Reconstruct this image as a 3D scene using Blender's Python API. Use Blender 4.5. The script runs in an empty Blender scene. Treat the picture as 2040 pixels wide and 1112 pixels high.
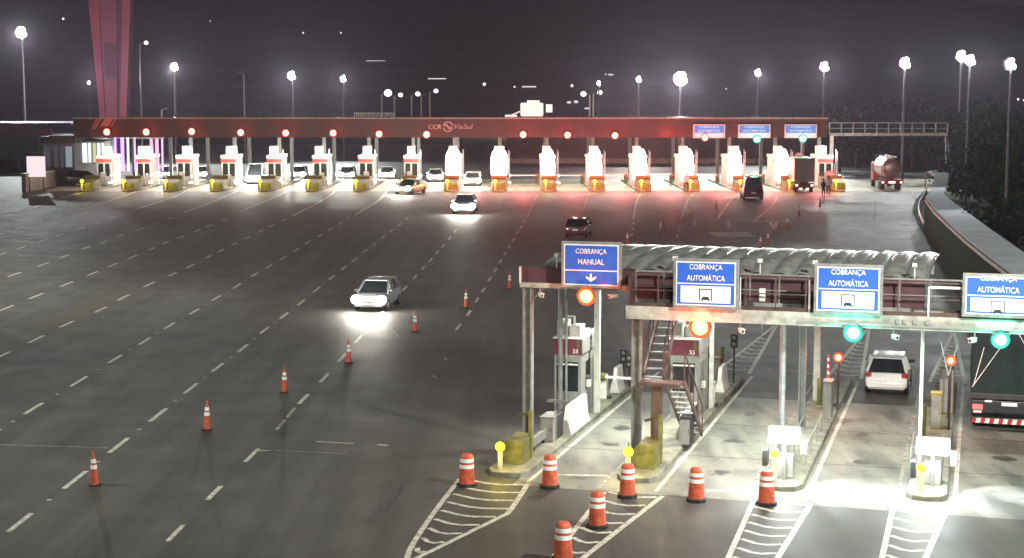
import bpy, bmesh, math, random
from mathutils import Vector, Matrix
random.seed(7)
R = math.radians
S = bpy.context.scene
COL = S.collection

# ------------------------------------------------------------ camera
F, H, CX, CY, HZ = 3150.0, 11.5, 1020.0, 556.0, 200.0
PITCH = math.atan((CY - HZ) / F)
cd = bpy.data.cameras.new('camera'); cam = bpy.data.objects.new('camera', cd); COL.objects.link(cam)
cd.sensor_width = 36.0; cd.lens = 36.0 * F / 2040.0
cd.clip_start = 0.5; cd.clip_end = 9000.0
cam.location = (0, 0, H); cam.rotation_euler = (math.pi / 2 - PITCH, 0, 0)
S.camera = cam
S.view_settings.view_transform = 'Standard'; S.view_settings.look = 'None'
S.view_settings.exposure = 0.0; S.view_settings.gamma = 1.0
S.cycles.use_denoising = True
S.cycles.max_bounces = 5; S.cycles.diffuse_bounces = 2; S.cycles.glossy_bounces = 2
S.cycles.volume_bounces = 0; S.cycles.sample_clamp_indirect = 4.0
S.cycles.caustics_reflective = False; S.cycles.caustics_refractive = False
try: S.cycles.use_light_tree = True
except Exception: pass

# ------------------------------------------------------------ night sky
W = bpy.data.worlds.new('World'); S.world = W; W.use_nodes = True
nt = W.node_tree; nt.nodes.clear()
tc = nt.nodes.new('ShaderNodeTexCoord'); sx = nt.nodes.new('ShaderNodeSeparateXYZ')
rp = nt.nodes.new('ShaderNodeValToRGB'); bg = nt.nodes.new('ShaderNodeBackground'); ow = nt.nodes.new('ShaderNodeOutputWorld')
nt.links.new(tc.outputs['Generated'], sx.inputs[0]); nt.links.new(sx.outputs['Z'], rp.inputs[0])
rp.color_ramp.elements[0].position = 0.0; rp.color_ramp.elements[0].color = (0.016, 0.010, 0.016, 1)
rp.color_ramp.elements[1].position = 0.12; rp.color_ramp.elements[1].color = (0.006, 0.006, 0.012, 1)
nt.links.new(rp.outputs[0], bg.inputs[0]); bg.inputs[1].default_value = 1.0
nt.links.new(bg.outputs[0], ow.inputs[0])

def light(name, loc, energy, color=(1, 1, 1), radius=0.3, parent=None, spot=None, aim=None, blend=0.6):
    l = bpy.data.lights.new(name, 'SPOT' if spot else 'POINT')
    l.energy = energy; l.color = color; l.shadow_soft_size = radius
    o = bpy.data.objects.new(name, l); COL.objects.link(o); o.location = loc
    if spot:
        l.spot_size = R(spot); l.spot_blend = blend
        d = (Vector(aim) - Vector(loc)).normalized()
        o.rotation_euler = d.to_track_quat('-Z', 'Y').to_euler()
    if parent: o.parent = parent
    return o

HAZE = 0.000125
COOL = (0.90, 1.0, 0.93); WARM = (1.0, 0.93, 0.80)
# unseen floodlights: first read off cast shadows, others added to light the road evenly
light('mast_light', (15.5, 33, 16), 30000, (1, .97, .86), 0.35, spot=130, aim=(3, 58, 0), blend=.6)
light('mast_light', (-34, 46, 20), 30000, (.95, 1, .86), 0.8, spot=125, aim=(-20, 62, 0), blend=.7)
light('mast_light', (-50, 92, 22), 52000, (1, .92, .80), 0.8, spot=132, aim=(-28, 112, 0), blend=.7)
light('mast_light', (4, -14, 20), 40000, (1, .92, .79), 0.8, spot=75, aim=(3, 62, 0), blend=.7)
light('mast_light', (46, 58, 22), 16000, (.90, 1, .94), 0.8, spot=110, aim=(28, 84, 0), blend=.7)

# ------------------------------------------------------------ calibration: pixels of the survey picture to world points
def ray(px, py):
    a = (px - CX) / F; b = -(py - CY) / F
    return (a, math.cos(PITCH) + b * math.sin(PITCH), -math.sin(PITCH) + b * math.cos(PITCH))
def gp(px, py, z=0.0):
    r = ray(px, py); t = (z - H) / r[2]
    return (r[0] * t, r[1] * t)
def atY(px, py, Y):
    r = ray(px, py); t = Y / r[1]
    return (r[0] * t, H + r[2] * t)
YAW = math.atan(930 / F); CYW, SYW = math.cos(YAW), math.sin(YAW)
OX, OY = gp(1050, 895)
def N(u, v, z=0.0):               # the near toll station's own axes: u across the lanes, v along them
    return (OX + u * CYW + v * SYW, OY - u * SYW + v * CYW, z)

# ------------------------------------------------------------ materials
MATS = {}
def mat(name, col, rough=0.5, metal=0.0, var=0.12, scale=3.0, bump=0.0, spec=0.5, coat=0.0, coords='Object', dirt=0.0):
    if name in MATS: return MATS[name]
    m = bpy.data.materials.new(name); m.use_nodes = True; MATS[name] = m
    n = m.node_tree; b = n.nodes['Principled BSDF']
    t = n.nodes.new('ShaderNodeTexCoord'); no = n.nodes.new('ShaderNodeTexNoise')
    no.inputs['Scale'].default_value = scale; no.inputs['Detail'].default_value = 5; no.inputs['Roughness'].default_value = .62
    n.links.new(t.outputs[coords], no.inputs['Vector'])
    r = n.nodes.new('ShaderNodeValToRGB')
    c0 = [max(0, c * (1 - var * 1.6 - dirt)) for c in col]; c1 = [min(1, c * (1 + var)) for c in col]
    r.color_ramp.elements[0].position = .32; r.color_ramp.elements[0].color = (*c0, 1)
    r.color_ramp.elements[1].position = .66; r.color_ramp.elements[1].color = (*c1, 1)
    n.links.new(no.outputs[0], r.inputs[0]); n.links.new(r.outputs[0], b.inputs['Base Color'])
    mr = n.nodes.new('ShaderNodeMapRange'); mr.inputs['To Min'].default_value = max(0.03, rough - .1); mr.inputs['To Max'].default_value = min(1, rough + .12)
    n.links.new(no.outputs[0], mr.inputs[0]); n.links.new(mr.outputs[0], b.inputs['Roughness'])
    b.inputs['Metallic'].default_value = metal; b.inputs['Specular IOR Level'].default_value = spec
    b.inputs['Coat Weight'].default_value = coat
    if bump:
        bp = n.nodes.new('ShaderNodeBump'); bp.inputs['Strength'].default_value = bump; bp.inputs['Distance'].default_value = .02
        n.links.new(no.outputs[0], bp.inputs['Height']); n.links.new(bp.outputs[0], b.inputs['Normal'])
    return m
def emis(name, col, strength):
    if name in MATS: return MATS[name]
    m = bpy.data.materials.new(name); m.use_nodes = True; MATS[name] = m
    b = m.node_tree.nodes['Principled BSDF']
    b.inputs['Base Color'].default_value = (.01, .01, .01, 1); b.inputs['Roughness'].default_value = .8
    b.inputs['Emission Color'].default_value = (*col, 1); b.inputs['Emission Strength'].default_value = strength
    m.cycles.emission_sampling = 'NONE'
    return m

def asphalt_material():
    m = bpy.data.materials.new('asphalt'); m.use_nodes = True
    n = m.node_tree; b = n.nodes['Principled BSDF']; L = n.links
    t = n.nodes.new('ShaderNodeTexCoord')
    def noise(scale, sc=(1, 1, 1), detail=5, rot=0.0, rough=.6):
        mp = n.nodes.new('ShaderNodeMapping'); mp.inputs['Scale'].default_value = sc; mp.inputs['Rotation'].default_value = (0, 0, rot)
        L.new(t.outputs['Object'], mp.inputs[0])
        no = n.nodes.new('ShaderNodeTexNoise'); no.inputs['Scale'].default_value = scale; no.inputs['Detail'].default_value = detail; no.inputs['Roughness'].default_value = rough
        L.new(mp.outputs[0], no.inputs['Vector']); return no.outputs[0]
    def ramp(src, p0, c0, p1, c1):
        r = n.nodes.new('ShaderNodeValToRGB'); r.color_ramp.elements[0].position = p0; r.color_ramp.elements[0].color = (*c0, 1)
        r.color_ramp.elements[1].position = p1; r.color_ramp.elements[1].color = (*c1, 1); L.new(src, r.inputs[0]); return r.outputs[0]
    def mul(a, c, f=1.0):
        x = n.nodes.new('ShaderNodeMix'); x.data_type = 'RGBA'; x.blend_type = 'MULTIPLY'; x.inputs[0].default_value = f
        L.new(a, x.inputs[6]); L.new(c, x.inputs[7]); return x.outputs[2]
    base = ramp(noise(.06, detail=4), .35, (.052, .050, .045), .65, (.074, .070, .062))
    patch = ramp(noise(.35, (1, .25, 1), 6), .32, (.64, .64, .64), .68, (1.16, 1.16, 1.16))
    streak = ramp(noise(1.1, (1, .035, 1), 5, R(4)), .36, (.62, .62, .62), .60, (1.14, 1.14, 1.14))
    grain = ramp(noise(38, detail=3), .25, (.72, .72, .72), .75, (1.25, 1.25, 1.25))
    stains = ramp(noise(1.7, (1, .6, 1), 7, rough=.72), .26, (.55, .55, .55), .40, (1, 1, 1))
    c = mul(mul(mul(mul(base, patch), streak, .8), grain, .7), stains, .8)
    L.new(c, b.inputs['Base Color'])
    vo = n.nodes.new('ShaderNodeTexNoise'); vo.inputs['Scale'].default_value = .5; vo.inputs['Detail'].default_value = 6
    L.new(t.outputs['Object'], vo.inputs['Vector'])
    mr = n.nodes.new('ShaderNodeMapRange'); mr.inputs['To Min'].default_value = .48; mr.inputs['To Max'].default_value = .78
    L.new(vo.outputs[0], mr.inputs[0]); L.new(mr.outputs[0], b.inputs['Roughness'])
    bp = n.nodes.new('ShaderNodeBump'); bp.inputs['Strength'].default_value = .35; bp.inputs['Distance'].default_value = .012
    gr = n.nodes.new('ShaderNodeTexNoise'); gr.inputs['Scale'].default_value = 45; L.new(t.outputs['Object'], gr.inputs['Vector'])
    L.new(gr.outputs[0], bp.inputs['Height']); L.new(bp.outputs[0], b.inputs['Normal'])
    return m
def concrete_material(name, lo, hi):
    m = bpy.data.materials.new(name); m.use_nodes = True
    n = m.node_tree; b = n.nodes['Principled BSDF']; L = n.links
    t = n.nodes.new('ShaderNodeTexCoord')
    mp = n.nodes.new('ShaderNodeMapping'); mp.inputs['Scale'].default_value = (1, .22, 1); L.new(t.outputs['Object'], mp.inputs[0])
    a = n.nodes.new('ShaderNodeTexNoise'); a.inputs['Scale'].default_value = .9; a.inputs['Detail'].default_value = 7; L.new(mp.outputs[0], a.inputs['Vector'])
    r = n.nodes.new('ShaderNodeValToRGB'); r.color_ramp.elements[0].position = .33; r.color_ramp.elements[0].color = (*lo, 1)
    r.color_ramp.elements[1].position = .6; r.color_ramp.elements[1].color = (*hi, 1); L.new(a.outputs[0], r.inputs[0])
    a2 = n.nodes.new('ShaderNodeTexNoise'); a2.inputs['Scale'].default_value = 2.2; a2.inputs['Detail'].default_value = 6; L.new(t.outputs['Object'], a2.inputs['Vector'])
    r2 = n.nodes.new('ShaderNodeValToRGB'); r2.color_ramp.elements[0].position = .28; r2.color_ramp.elements[0].color = (.45, .45, .42, 1)
    r2.color_ramp.elements[1].position = .44; r2.color_ramp.elements[1].color = (1, 1, 1, 1); L.new(a2.outputs[0], r2.inputs[0])
    x = n.nodes.new('ShaderNodeMix'); x.data_type = 'RGBA'; x.blend_type = 'MULTIPLY'; x.inputs[0].default_value = .8
    L.new(r.outputs[0], x.inputs[6]); L.new(r2.outputs[0], x.inputs[7]); L.new(x.outputs[2], b.inputs['Base Color'])
    b.inputs['Roughness'].default_value = .6
    return m

M_asph = asphalt_material()
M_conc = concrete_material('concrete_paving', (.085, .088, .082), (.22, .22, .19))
M_kerb = mat('kerb_concrete', (.20, .20, .16), .8, var=.3, scale=2.0, bump=.3)
M_paint = mat('road_paint', (.52, .51, .44), .6, var=.35, scale=5.0)
M_wornpaint = mat('worn_road_paint', (.30, .29, .25), .7, var=.5, scale=3.0)
M_patch = mat('pale_asphalt', (.085, .076, .058), .7, var=.25, scale=.8)
M_dirt = mat('dark_soil', (.025, .032, .018), .95, var=.4, scale=.4, bump=.3)
M_grass = mat('night_grass', (.016, .034, .016), .95, var=.5, scale=.5, bump=.4)
M_steel = mat('galvanised_steel', (.27, .28, .28), .5, .25, var=.18, scale=4)
M_pole = mat('mast_pole_grey', (.13, .13, .14), .6, var=.15)
M_white = mat('white_paint', (.74, .74, .70), .4, var=.08, scale=4, dirt=.1)
M_beam = mat('dirty_white_beam', (.46, .46, .41), .5, var=.2, scale=2.5, dirt=.15)
M_boothred = mat('booth_maroon', (.16, .035, .06), .4, var=.15, scale=1.5)
M_maroon = mat('maroon_cladding', (.085, .042, .05), .4, var=.15, scale=1.5)
M_red = mat('red_cladding', (.078, .046, .040), .45, var=.15, scale=.4)
M_black = mat('black_rubber', (.02, .02, .02), .7)
M_dark = mat('dark_metal', (.045, .045, .05), .5, .3)
M_grey = mat('grey_panel', (.26, .26, .25), .5, var=.12, scale=2)
M_glass = mat('dark_glass', (.02, .025, .03), .08, spec=.8)
M_yellow = mat('yellow_paint', (.17, .165, .045), .6, var=.25, scale=3, dirt=.1)
M_orange = mat('orange_plastic', (.56, .10, .045), .55, var=.18, scale=6, dirt=.15)
M_refl = mat('reflective_white', (.85, .85, .85), .35, var=.04)
M_blue = mat('sign_blue', (.035, .13, .62), .4, var=.06)
M_roof = mat('roof_sheet', (.33, .34, .33), .30, .3, var=.25, scale=2.5)
M_rail = mat('rust_brown_steel', (.13, .085, .075), .5, .3, var=.2)
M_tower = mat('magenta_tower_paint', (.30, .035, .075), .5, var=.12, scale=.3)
M_wall = mat('stained_wall', (.22, .17, .14), .8, var=.25, scale=.4)
M_bark = mat('bark', (.09, .07, .05), .9, var=.3)
M_tank = mat('tank_steel', (.42, .36, .33), .3, .6, var=.15)
M_tarp = mat('dark_tarpaulin', (.008, .022, .024), .9, var=.35, scale=2.5, bump=.6)
M_skin = mat('skin', (.35, .2, .14), .6)
M_shirt = mat('white_shirt', (.7, .72, .75), .8)
M_jeans = mat('dark_trousers', (.03, .035, .06), .9)
M_hair = mat('dark_hair', (.02, .015, .012), .7)
E_lamp = emis('mast_lamp_glow', (.93, 1, .98), 60)
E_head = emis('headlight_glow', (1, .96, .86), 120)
E_white = emis('flood_glow', (1, .98, .9), 22)
E_blueflood = emis('cold_flood_glow', (.82, .94, 1), 70)
E_red = emis('red_signal_glow', (1, .10, .03), 26)
E_redlit = emis('red_signal_hot', (1, .62, .45), 9)
E_amber = emis('amber_signal_glow', (1, .62, .04), 14)
E_yel = emis('yellow_beacon_glow', (1, .85, .03), 2.2)
E_green = emis('green_signal_glow', (.10, 1, .66), 14)
E_tail = emis('tail_lamp_glow', (1, .10, .10), 3)
E_win = emis('lit_window_glow', (.80, .92, 1), 1.6)
E_winw = emis('warm_window_glow', (1, .85, .9), 1.2)
E_town = emis('town_light_glow', (1, .9, .82), 3)
E_purple = emis('violet_tube_glow', (.55, .30, 1), 2.2)

# ------------------------------------------------------------ mesh builder
class MB:
    def __init__(s): s.v = []; s.f = []; s.smooth = False
    def add(s, vs, fs):
        k = len(s.v); s.v += [tuple(p) for p in vs]; s.f += [tuple(i + k for i in q) for q in fs]; return s
    def box(s, x0, x1, y0, y1, z0, z1):
        return s.add([(x0,y0,z0),(x1,y0,z0),(x1,y1,z0),(x0,y1,z0),(x0,y0,z1),(x1,y0,z1),(x1,y1,z1),(x0,y1,z1)],
                     [(0,3,2,1),(4,5,6,7),(0,1,5,4),(1,2,6,5),(2,3,7,6),(3,0,4,7)])
    def bevbox(s, x0, x1, y0, y1, z0, z1, b=.03):
        bm = bmesh.new(); bmesh.ops.create_cube(bm, size=1)
        for v in bm.verts:
            v.co = Vector(((x0+x1)/2 + v.co.x*(x1-x0), (y0+y1)/2 + v.co.y*(y1-y0), (z0+z1)/2 + v.co.z*(z1-z0)))
        bmesh.ops.bevel(bm, geom=bm.edges[:], offset=b, segments=2, affect='EDGES', profile=.5)
        bm.verts.index_update(); s.add([v.co[:] for v in bm.verts], [[v.index for v in f.verts] for f in bm.faces]); bm.free(); return s
    def loft(s, rings, cap=True):
        n = len(rings[0]); vs = [p for r in rings for p in r]; fs = []
        for i in range(len(rings) - 1):
            for j in range(n):
                fs.append((i*n+j, i*n+(j+1) % n, (i+1)*n+(j+1) % n, (i+1)*n+j))
        if cap: fs += [tuple(range(n-1, -1, -1)), tuple((len(rings)-1)*n+j for j in range(n))]
        return s.add(vs, fs)
    def rod(s, p0, p1, r0, r1=None, n=8):
        r1 = r0 if r1 is None else r1; p0 = Vector(p0); p1 = Vector(p1); d = (p1-p0).normalized()
        a = d.orthogonal().normalized(); b = d.cross(a)
        rg = [[(p + (a*math.cos(t*2*math.pi/n) + b*math.sin(t*2*math.pi/n))*r)[:] for t in range(n)] for p, r in ((p0, r0), (p1, r1))]
        return s.loft(rg)
    def bar(s, p0, p1, w, h):
        p0 = Vector(p0); p1 = Vector(p1); d = (p1-p0).normalized(); up = Vector((0,0,1))
        if abs(d.z) > .95: up = Vector((0,1,0))
        a = d.cross(up).normalized()*w/2; b = a.cross(d).normalized()*h/2
        return s.loft([[(p+a+b)[:], (p-a+b)[:], (p-a-b)[:], (p+a-b)[:]] for p in (p0, p1)])
    def lathe(s, prof, cx=0, cy=0, n=20):
        return s.loft([[(cx+r*math.cos(t*2*math.pi/n), cy+r*math.sin(t*2*math.pi/n), z) for t in range(n)] for r, z in prof])
    def ball(s, c, rx, ry=None, rz=None, n=12, m=7):
        ry = ry or rx; rz = rz or rx; rg = []
        for i in range(m+1):
            a = math.pi*(i/m)-math.pi/2; k = max(.02, math.cos(a))
            rg.append([(c[0]+rx*k*math.cos(t*2*math.pi/n), c[1]+ry*k*math.sin(t*2*math.pi/n), c[2]+rz*math.sin(a)) for t in range(n)])
        return s.loft(rg)
    def prism(s, pts, y0, y1):    # outline (x,z) pushed from y0 to y1
        return s.loft([[(x, y0, z) for x, z in pts], [(x, y1, z) for x, z in pts]])
    def strip(s, pts, w, z=0.0):  # flat painted line through points
        k = len(pts); P = [Vector((p[0], p[1])) for p in pts]; vs = []
        for i in range(k):
            d = (P[min(i+1, k-1)] - P[max(i-1, 0)]).normalized(); nrm = Vector((-d.y, d.x))*w/2
            vs += [(*(P[i]+nrm), z), (*(P[i]-nrm), z)]
        return s.add(vs, [(2*i, 2*i+1, 2*i+3, 2*i+2) for i in range(k-1)])
    def poly(s, pts, z=0.0): return s.add([(p[0], p[1], z) for p in pts], [tuple(range(len(pts)))])
    def parts(s, name, m, parent, smooth=False):     # every separate piece becomes a part of its own
        par = list(range(len(s.v)))
        def fd(a):
            while par[a] != a: par[a] = par[par[a]]; a = par[a]
            return a
        for f in s.f:
            for q in f[1:]: par[fd(q)] = fd(f[0])
        grp = {}
        for f in s.f: grp.setdefault(fd(f[0]), []).append(f)
        out = []
        for fs in grp.values():
            ids = sorted({i for f in fs for i in f}); mp = {i: k for k, i in enumerate(ids)}
            out.append(MB().add([s.v[i] for i in ids], [[mp[i] for i in f] for f in fs]).build(name, m, parent, smooth))
        return out
    def build(s, name, m, parent=None, smooth=False):
        me = bpy.data.meshes.new(name); me.from_pydata(s.v, [], s.f); me.validate()
        bm = bmesh.new(); bm.from_mesh(me); bmesh.ops.recalc_face_normals(bm, faces=bm.faces)
        if smooth:
            for f in bm.faces: f.smooth = True
            for e in bm.edges:
                if len(e.link_faces) == 2 and e.calc_face_angle(0) > R(38): e.smooth = False
        bm.to_mesh(me); bm.free(); me.materials.append(m)
        o = bpy.data.objects.new(name, me); COL.objects.link(o)
        if parent: o.parent = parent
        return o
def upfix(o):
    bm = bmesh.new(); bm.from_mesh(o.data)
    for f in bm.faces:
        if f.normal.z < 0: f.normal_flip()
    bm.to_mesh(o.data); bm.free(); return o
def struct(name, mb, m, smooth=False): o = mb.build(name, m, None, smooth); o['kind'] = 'structure'; return o
def flat(name, mb, m): o = upfix(mb.build(name, m)); o['kind'] = 'structure'; return o
def tag(o, label, cat, group=None):
    o['label'] = label; o['category'] = cat
    if group: o['group'] = group
    return o
def thing(name, label, cat, loc=(0, 0, 0), rz=0.0, group=None):
    o = bpy.data.objects.new(name, None); COL.objects.link(o); o.empty_display_size = .3
    o.location = loc; o.rotation_euler = (0, 0, rz); return tag(o, label, cat, group)
def nthing(name, label, cat, u, v, z=0.0, group=None): return thing(name, label, cat, N(u, v, z), -YAW, group)
def kids(o): return [c for c in o.children]
def copy_tree(src, loc=None, rz=None, label=None):
    def rec(o, par):
        c = o.copy(); COL.objects.link(c)
        if par: c.parent = par
        for k in kids(o): rec(k, c)
        return c
    r = rec(src, None)
    if loc is not None: r.location = loc
    if rz is not None: r.rotation_euler = (0, 0, rz)
    if label: r['label'] = label
    return r
def text(body, name, w, h, cx, y, cz, m, parent, bold=.0, depth=.01, shear=0.0):
    cu = bpy.data.curves.new(name, 'FONT'); cu.body = body; cu.size = 1; cu.extrude = 0.0; cu.offset = bold; cu.shear = shear; cu.resolution_u = 4
    to = bpy.data.objects.new(name, cu); COL.objects.link(to)
    bpy.context.view_layer.update()
    me = bpy.data.meshes.new_from_object(to.evaluated_get(bpy.context.evaluated_depsgraph_get()))
    bpy.data.objects.remove(to); bpy.data.curves.remove(cu)
    xs = [v.co.x for v in me.vertices]; ys = [v.co.y for v in me.vertices]
    x0, x1, y0, y1 = min(xs), max(xs), min(ys), max(ys)
    for v in me.vertices:
        X = (v.co.x-x0)/(x1-x0)-.5; Z = (v.co.y-y0)/(y1-y0)-.5
        v.co = Vector((cx + X*w, y, cz + Z*h))
    bm = bmesh.new(); bm.from_mesh(me)
    r = bmesh.ops.extrude_face_region(bm, geom=bm.faces[:])
    for v in [g for g in r['geom'] if isinstance(g, bmesh.types.BMVert)]: v.co.y -= depth
    bmesh.ops.recalc_face_normals(bm, faces=bm.faces); bm.to_mesh(me); bm.free()
    me.materials.clear(); me.materials.append(m)
    o = bpy.data.objects.new(name, me); COL.objects.link(o); o.parent = parent; return o

# ============================================================ SETTING
g = MB(); g.box(-1600, 1600, -200, 2800, -1.2, -.06); struct('ground', g, M_dirt)
edge = [gp(*p) for p in ((2040, 700), (1960, 600), (1905, 545), (1872, 505), (1838, 465), (1818, 425), (1822, 400), (1838, 384), (1806, 362), (1790, 335))]
g = MB(); pts = [(-190, -40), (60, -40), (30, 48)] + edge + [(95, 420), (-190, 420)]
g.poly(pts, 0.0); flat('road', g, M_asph)
# hillside behind, far off
def hill(name, x0, x1, y0, y1, fn, m, nx=60, ny=14):
    g = MB(); vs = []; fs = []
    for j in range(ny+1):
        for i in range(nx+1):
            x = x0+(x1-x0)*i/nx; y = y0+(y1-y0)*j/ny; vs.append((x, y, fn(x, y)))
    for j in range(ny):
        for i in range(nx): a = j*(nx+1)+i; fs.append((a, a+1, a+nx+2, a+nx+1))
    g.add(vs, fs); return struct(name, g, m, True)
def farfn(x, y):
    t = max(0, min(1, (y-700)/1900.0)); w = 40*math.sin(x*.0021+1)+26*math.sin(x*.0061)+9*math.sin(x*.017+y*.01)
    return -1+t*t*(3-2*t)*(170+w-0.03*x)
hill('hills', -1500, 1500, 650, 2700, farfn, mat('dark_hill', (.030, .036, .026), 1.0, var=.5, scale=.02))
def embx(y): return 30 + (y-60)*.255
def embfn(x, y):
    d = x-(embx(y)+1.5); t = max(0, min(1, d/30.0))
    return -.05+13*t*t*(3-2*t)+(.5*math.sin(x*.9)+.4*math.sin(y*.5))*min(1, max(0, d)/4)
hill('terrain', 22, 220, 50, 620, embfn, M_grass, 110, 90)

# --- thin haze over everything, added for the glow round the lamps
hz = bpy.data.materials.new('haze_air'); hz.use_nodes = True; hn = hz.node_tree; hn.nodes.clear()
ho = hn.nodes.new('ShaderNodeOutputMaterial'); hv = hn.nodes.new('ShaderNodeVolumePrincipled')
hv.inputs['Color'].default_value = (.86, .74, .92, 1); hv.inputs['Density'].default_value = HAZE; hv.inputs['Anisotropy'].default_value = .72
hn.links.new(hv.outputs[0], ho.inputs['Volume'])
o = MB().box(-1700, 1700, -210, 2900, -2.4, 330).build('haze', hz); o['kind'] = 'stuff'; o['label'] = 'thin haze added for a glow around the lamps'; o['category'] = 'haze'

# --- near concrete slab and islands
NP = lambda pts: [N(*p)[:2] for p in pts]
g = MB(); g.poly(NP([(.9, -4.85), (18.6, -4.65), (18.6, 11.2), (.9, 11.2)]), .004); flat('concrete_pavement', g, M_conc)
g = MB()
for v in (.6, 5.9):
    g.strip(NP([(1.0, v), (18.5, v)]), .05, .008)
flat('slab_joints', g, M_black)
def island(u0, u1, v0, v1, h=.16):
    g = MB(); s = .14
    def ring(d, z):
        c = min(.5, (u1-u0)/2)-d
        P = [(u0+d, v1-d), (u0+d, v0+c), (u0+d+c*.35, v0+d+c*.25), ((u0+u1)/2, v0+d), (u1-d-c*.35, v0+d+c*.25), (u1-d, v0+c), (u1-d, v1-d)]
        return [N(a, b, z) for a, b in P]
    g.loft([ring(0, 0), ring(0, h-.03), ring(.03, h)]); return struct('pavement', g, M_kerb)
ISL = [(-.25, 1.05, -4.0, 12.0), (3.75, 5.0, -3.6, 15.2), (8.1, 9.35, -3.4, 16.0), (12.35, 13.5, -3.4, 16.0)]
for i in ISL: island(*i)

# --- painted markings
mk = MB(); wk = MB()
ZP = .006
def dashes(pxs, w=.16, frac=.44, mb=None, studs=False):
    P = [Vector(gp(*p)) for p in pxs]
    for i, p in enumerate(P):
        a = P[max(0, i-1)]; b = P[min(len(P)-1, i+1)]
        sp = (b-a).length/(1 if i in (0, len(P)-1) else 2); d = (b-a).normalized()
        L = min(3.3, sp*frac)*random.uniform(.92, 1.08); ww = w*random.uniform(.9, 1.08)
        (mb or mk).strip([p-d*L/2, p+d*L/2], ww, ZP)
        if studs and i and (p-P[i-1]).length > 3:
            q = (p+P[i-1])/2; mk.strip([q-d*.07, q+d*.07], .14, ZP)
def solid(pxs, w=.2, mb=None, z=ZP):
    P = [Vector(gp(*p)) for p in pxs]
    for _ in range(2):
        Q = [P[0]]
        for a, b in zip(P, P[1:]): Q += [a*.75+b*.25, a*.25+b*.75]
        P = Q+[P[-1]]
    (mb or mk).strip(P, w, z)
solid([(-30, 418), (0, 411), (141, 369), (196, 357)], .22)
solid([(52, 419), (110, 398), (199, 374)], .26); solid([(156, 419), (267, 385), (284, 374)], .26)
solid([(262, 420), (353, 391), (380, 375)], .26); solid([(368, 423), (440, 396), (473, 381)], .26)
solid([(480, 421), (563, 387), (581, 372)], .26); solid([(583, 430), (654, 394), (671, 377)], .26)
solid([(708, 428), (762, 396), (776, 371)], .28)
dashes([(22, 428), (-8, 436)], .2); dashes([(115, 431), (78, 442), (39, 454), (0, 467)], .2)
dashes([(225, 433), (195, 444), (161, 455), (120, 468), (84, 480), (44, 493), (3, 507)], .2)
dashes([(339, 435), (310, 445), (277, 457), (239, 470), (206, 483), (171, 494), (128, 511), (86, 527), (29, 547), (-30, 567)], .19)
dashes([(447, 438), (417, 450), (393, 460), (360, 473), (330, 484), (302, 496), (264, 512), (225, 528), (185, 545), (133, 566), (72, 590), (13, 614), (-50, 640)], .18)
dashes([(566, 439), (542, 450), (519, 461), (493, 474), (467, 486), (441, 499), (415, 512), (380, 530), (343, 547), (297, 567), (246, 593), (201, 617), (133, 646), (72, 676), (5, 708)], .18)
dashes([(694, 435), (678, 445), (658, 457), (637, 470), (613, 483), (590, 498), (564, 514), (536, 531), (508, 547), (472, 570), (431, 594), (387, 621), (338, 649), (288, 680), (230, 715), (157, 760), (67, 814), (-20, 868)], .17, studs=True)
dashes([(810, 436), (796, 448), (780, 460), (763, 473), (746, 487), (728, 500), (706, 518), (685, 534), (661, 553), (631, 577), (600, 603), (566, 629), (527, 658), (484, 694), (434, 732), (380, 774), (315, 827), (237, 887), (150, 956), (40, 1041), (-70, 1130)], .16, studs=True)
dashes([(907, 461), (896, 475), (883, 490), (871, 503), (858, 518), (843, 534), (827, 552), (806, 575), (785, 598), (763, 621), (741, 647), (714, 676), (682, 712), (646, 753), (605, 795)], .16)
dashes([(502, 907), (427, 982), (350, 1062)], .15, frac=.36)
dashes([(1045, 441), (1038, 453), (1031, 463), (1023, 478), (1015, 492), (1006, 506), (997, 521), (987, 538), (976, 556), (963, 578), (950, 598), (934, 624), (913, 652)], .16)
dashes([(887, 716), (866, 751), (786, 663)], .14, mb=wk, frac=.2); dashes([(559, 847), (580, 822)], .12, mb=wk, frac=.8)
solid([(1070, 388), (1062, 408), (1050, 432)], .14, wk); solid([(1170, 394), (1160, 425), (1153, 450)], .14, wk)
solid([(1275, 386), (1266, 406), (1262, 437)], .24); dashes([(1262, 445), (1260, 456), (1258, 468)], .22, frac=.3)
solid([(1380, 388), (1368, 400), (1357, 437)], .24); dashes([(1355, 448), (1352, 459), (1349, 471)], .22, frac=.3)
solid([(1462, 392), (1448, 409), (1428, 438)], .26); solid([(1548, 392), (1542, 407), (1503, 441)], .26)
solid([(1746, 395), (1740, 440)], .2, wk); solid([(1800, 362), (1828, 392), (1812, 425), (1830, 462), (1862, 500)], .18, wk)
solid([(-20, 886), (110, 889), (216, 893)], .07, wk); solid([(500, 897), (575, 899), (690, 904)], .06, wk)
solid([(630, 880), (705, 884)], .10); solid([(752, 886), (772, 888)], .12); solid([(508, 899), (560, 898)], .08)
for c in ((571, 943), (730, 905), (330, 1000), (940, 640)): dashes([c], .12, frac=.2, mb=wk)
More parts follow.
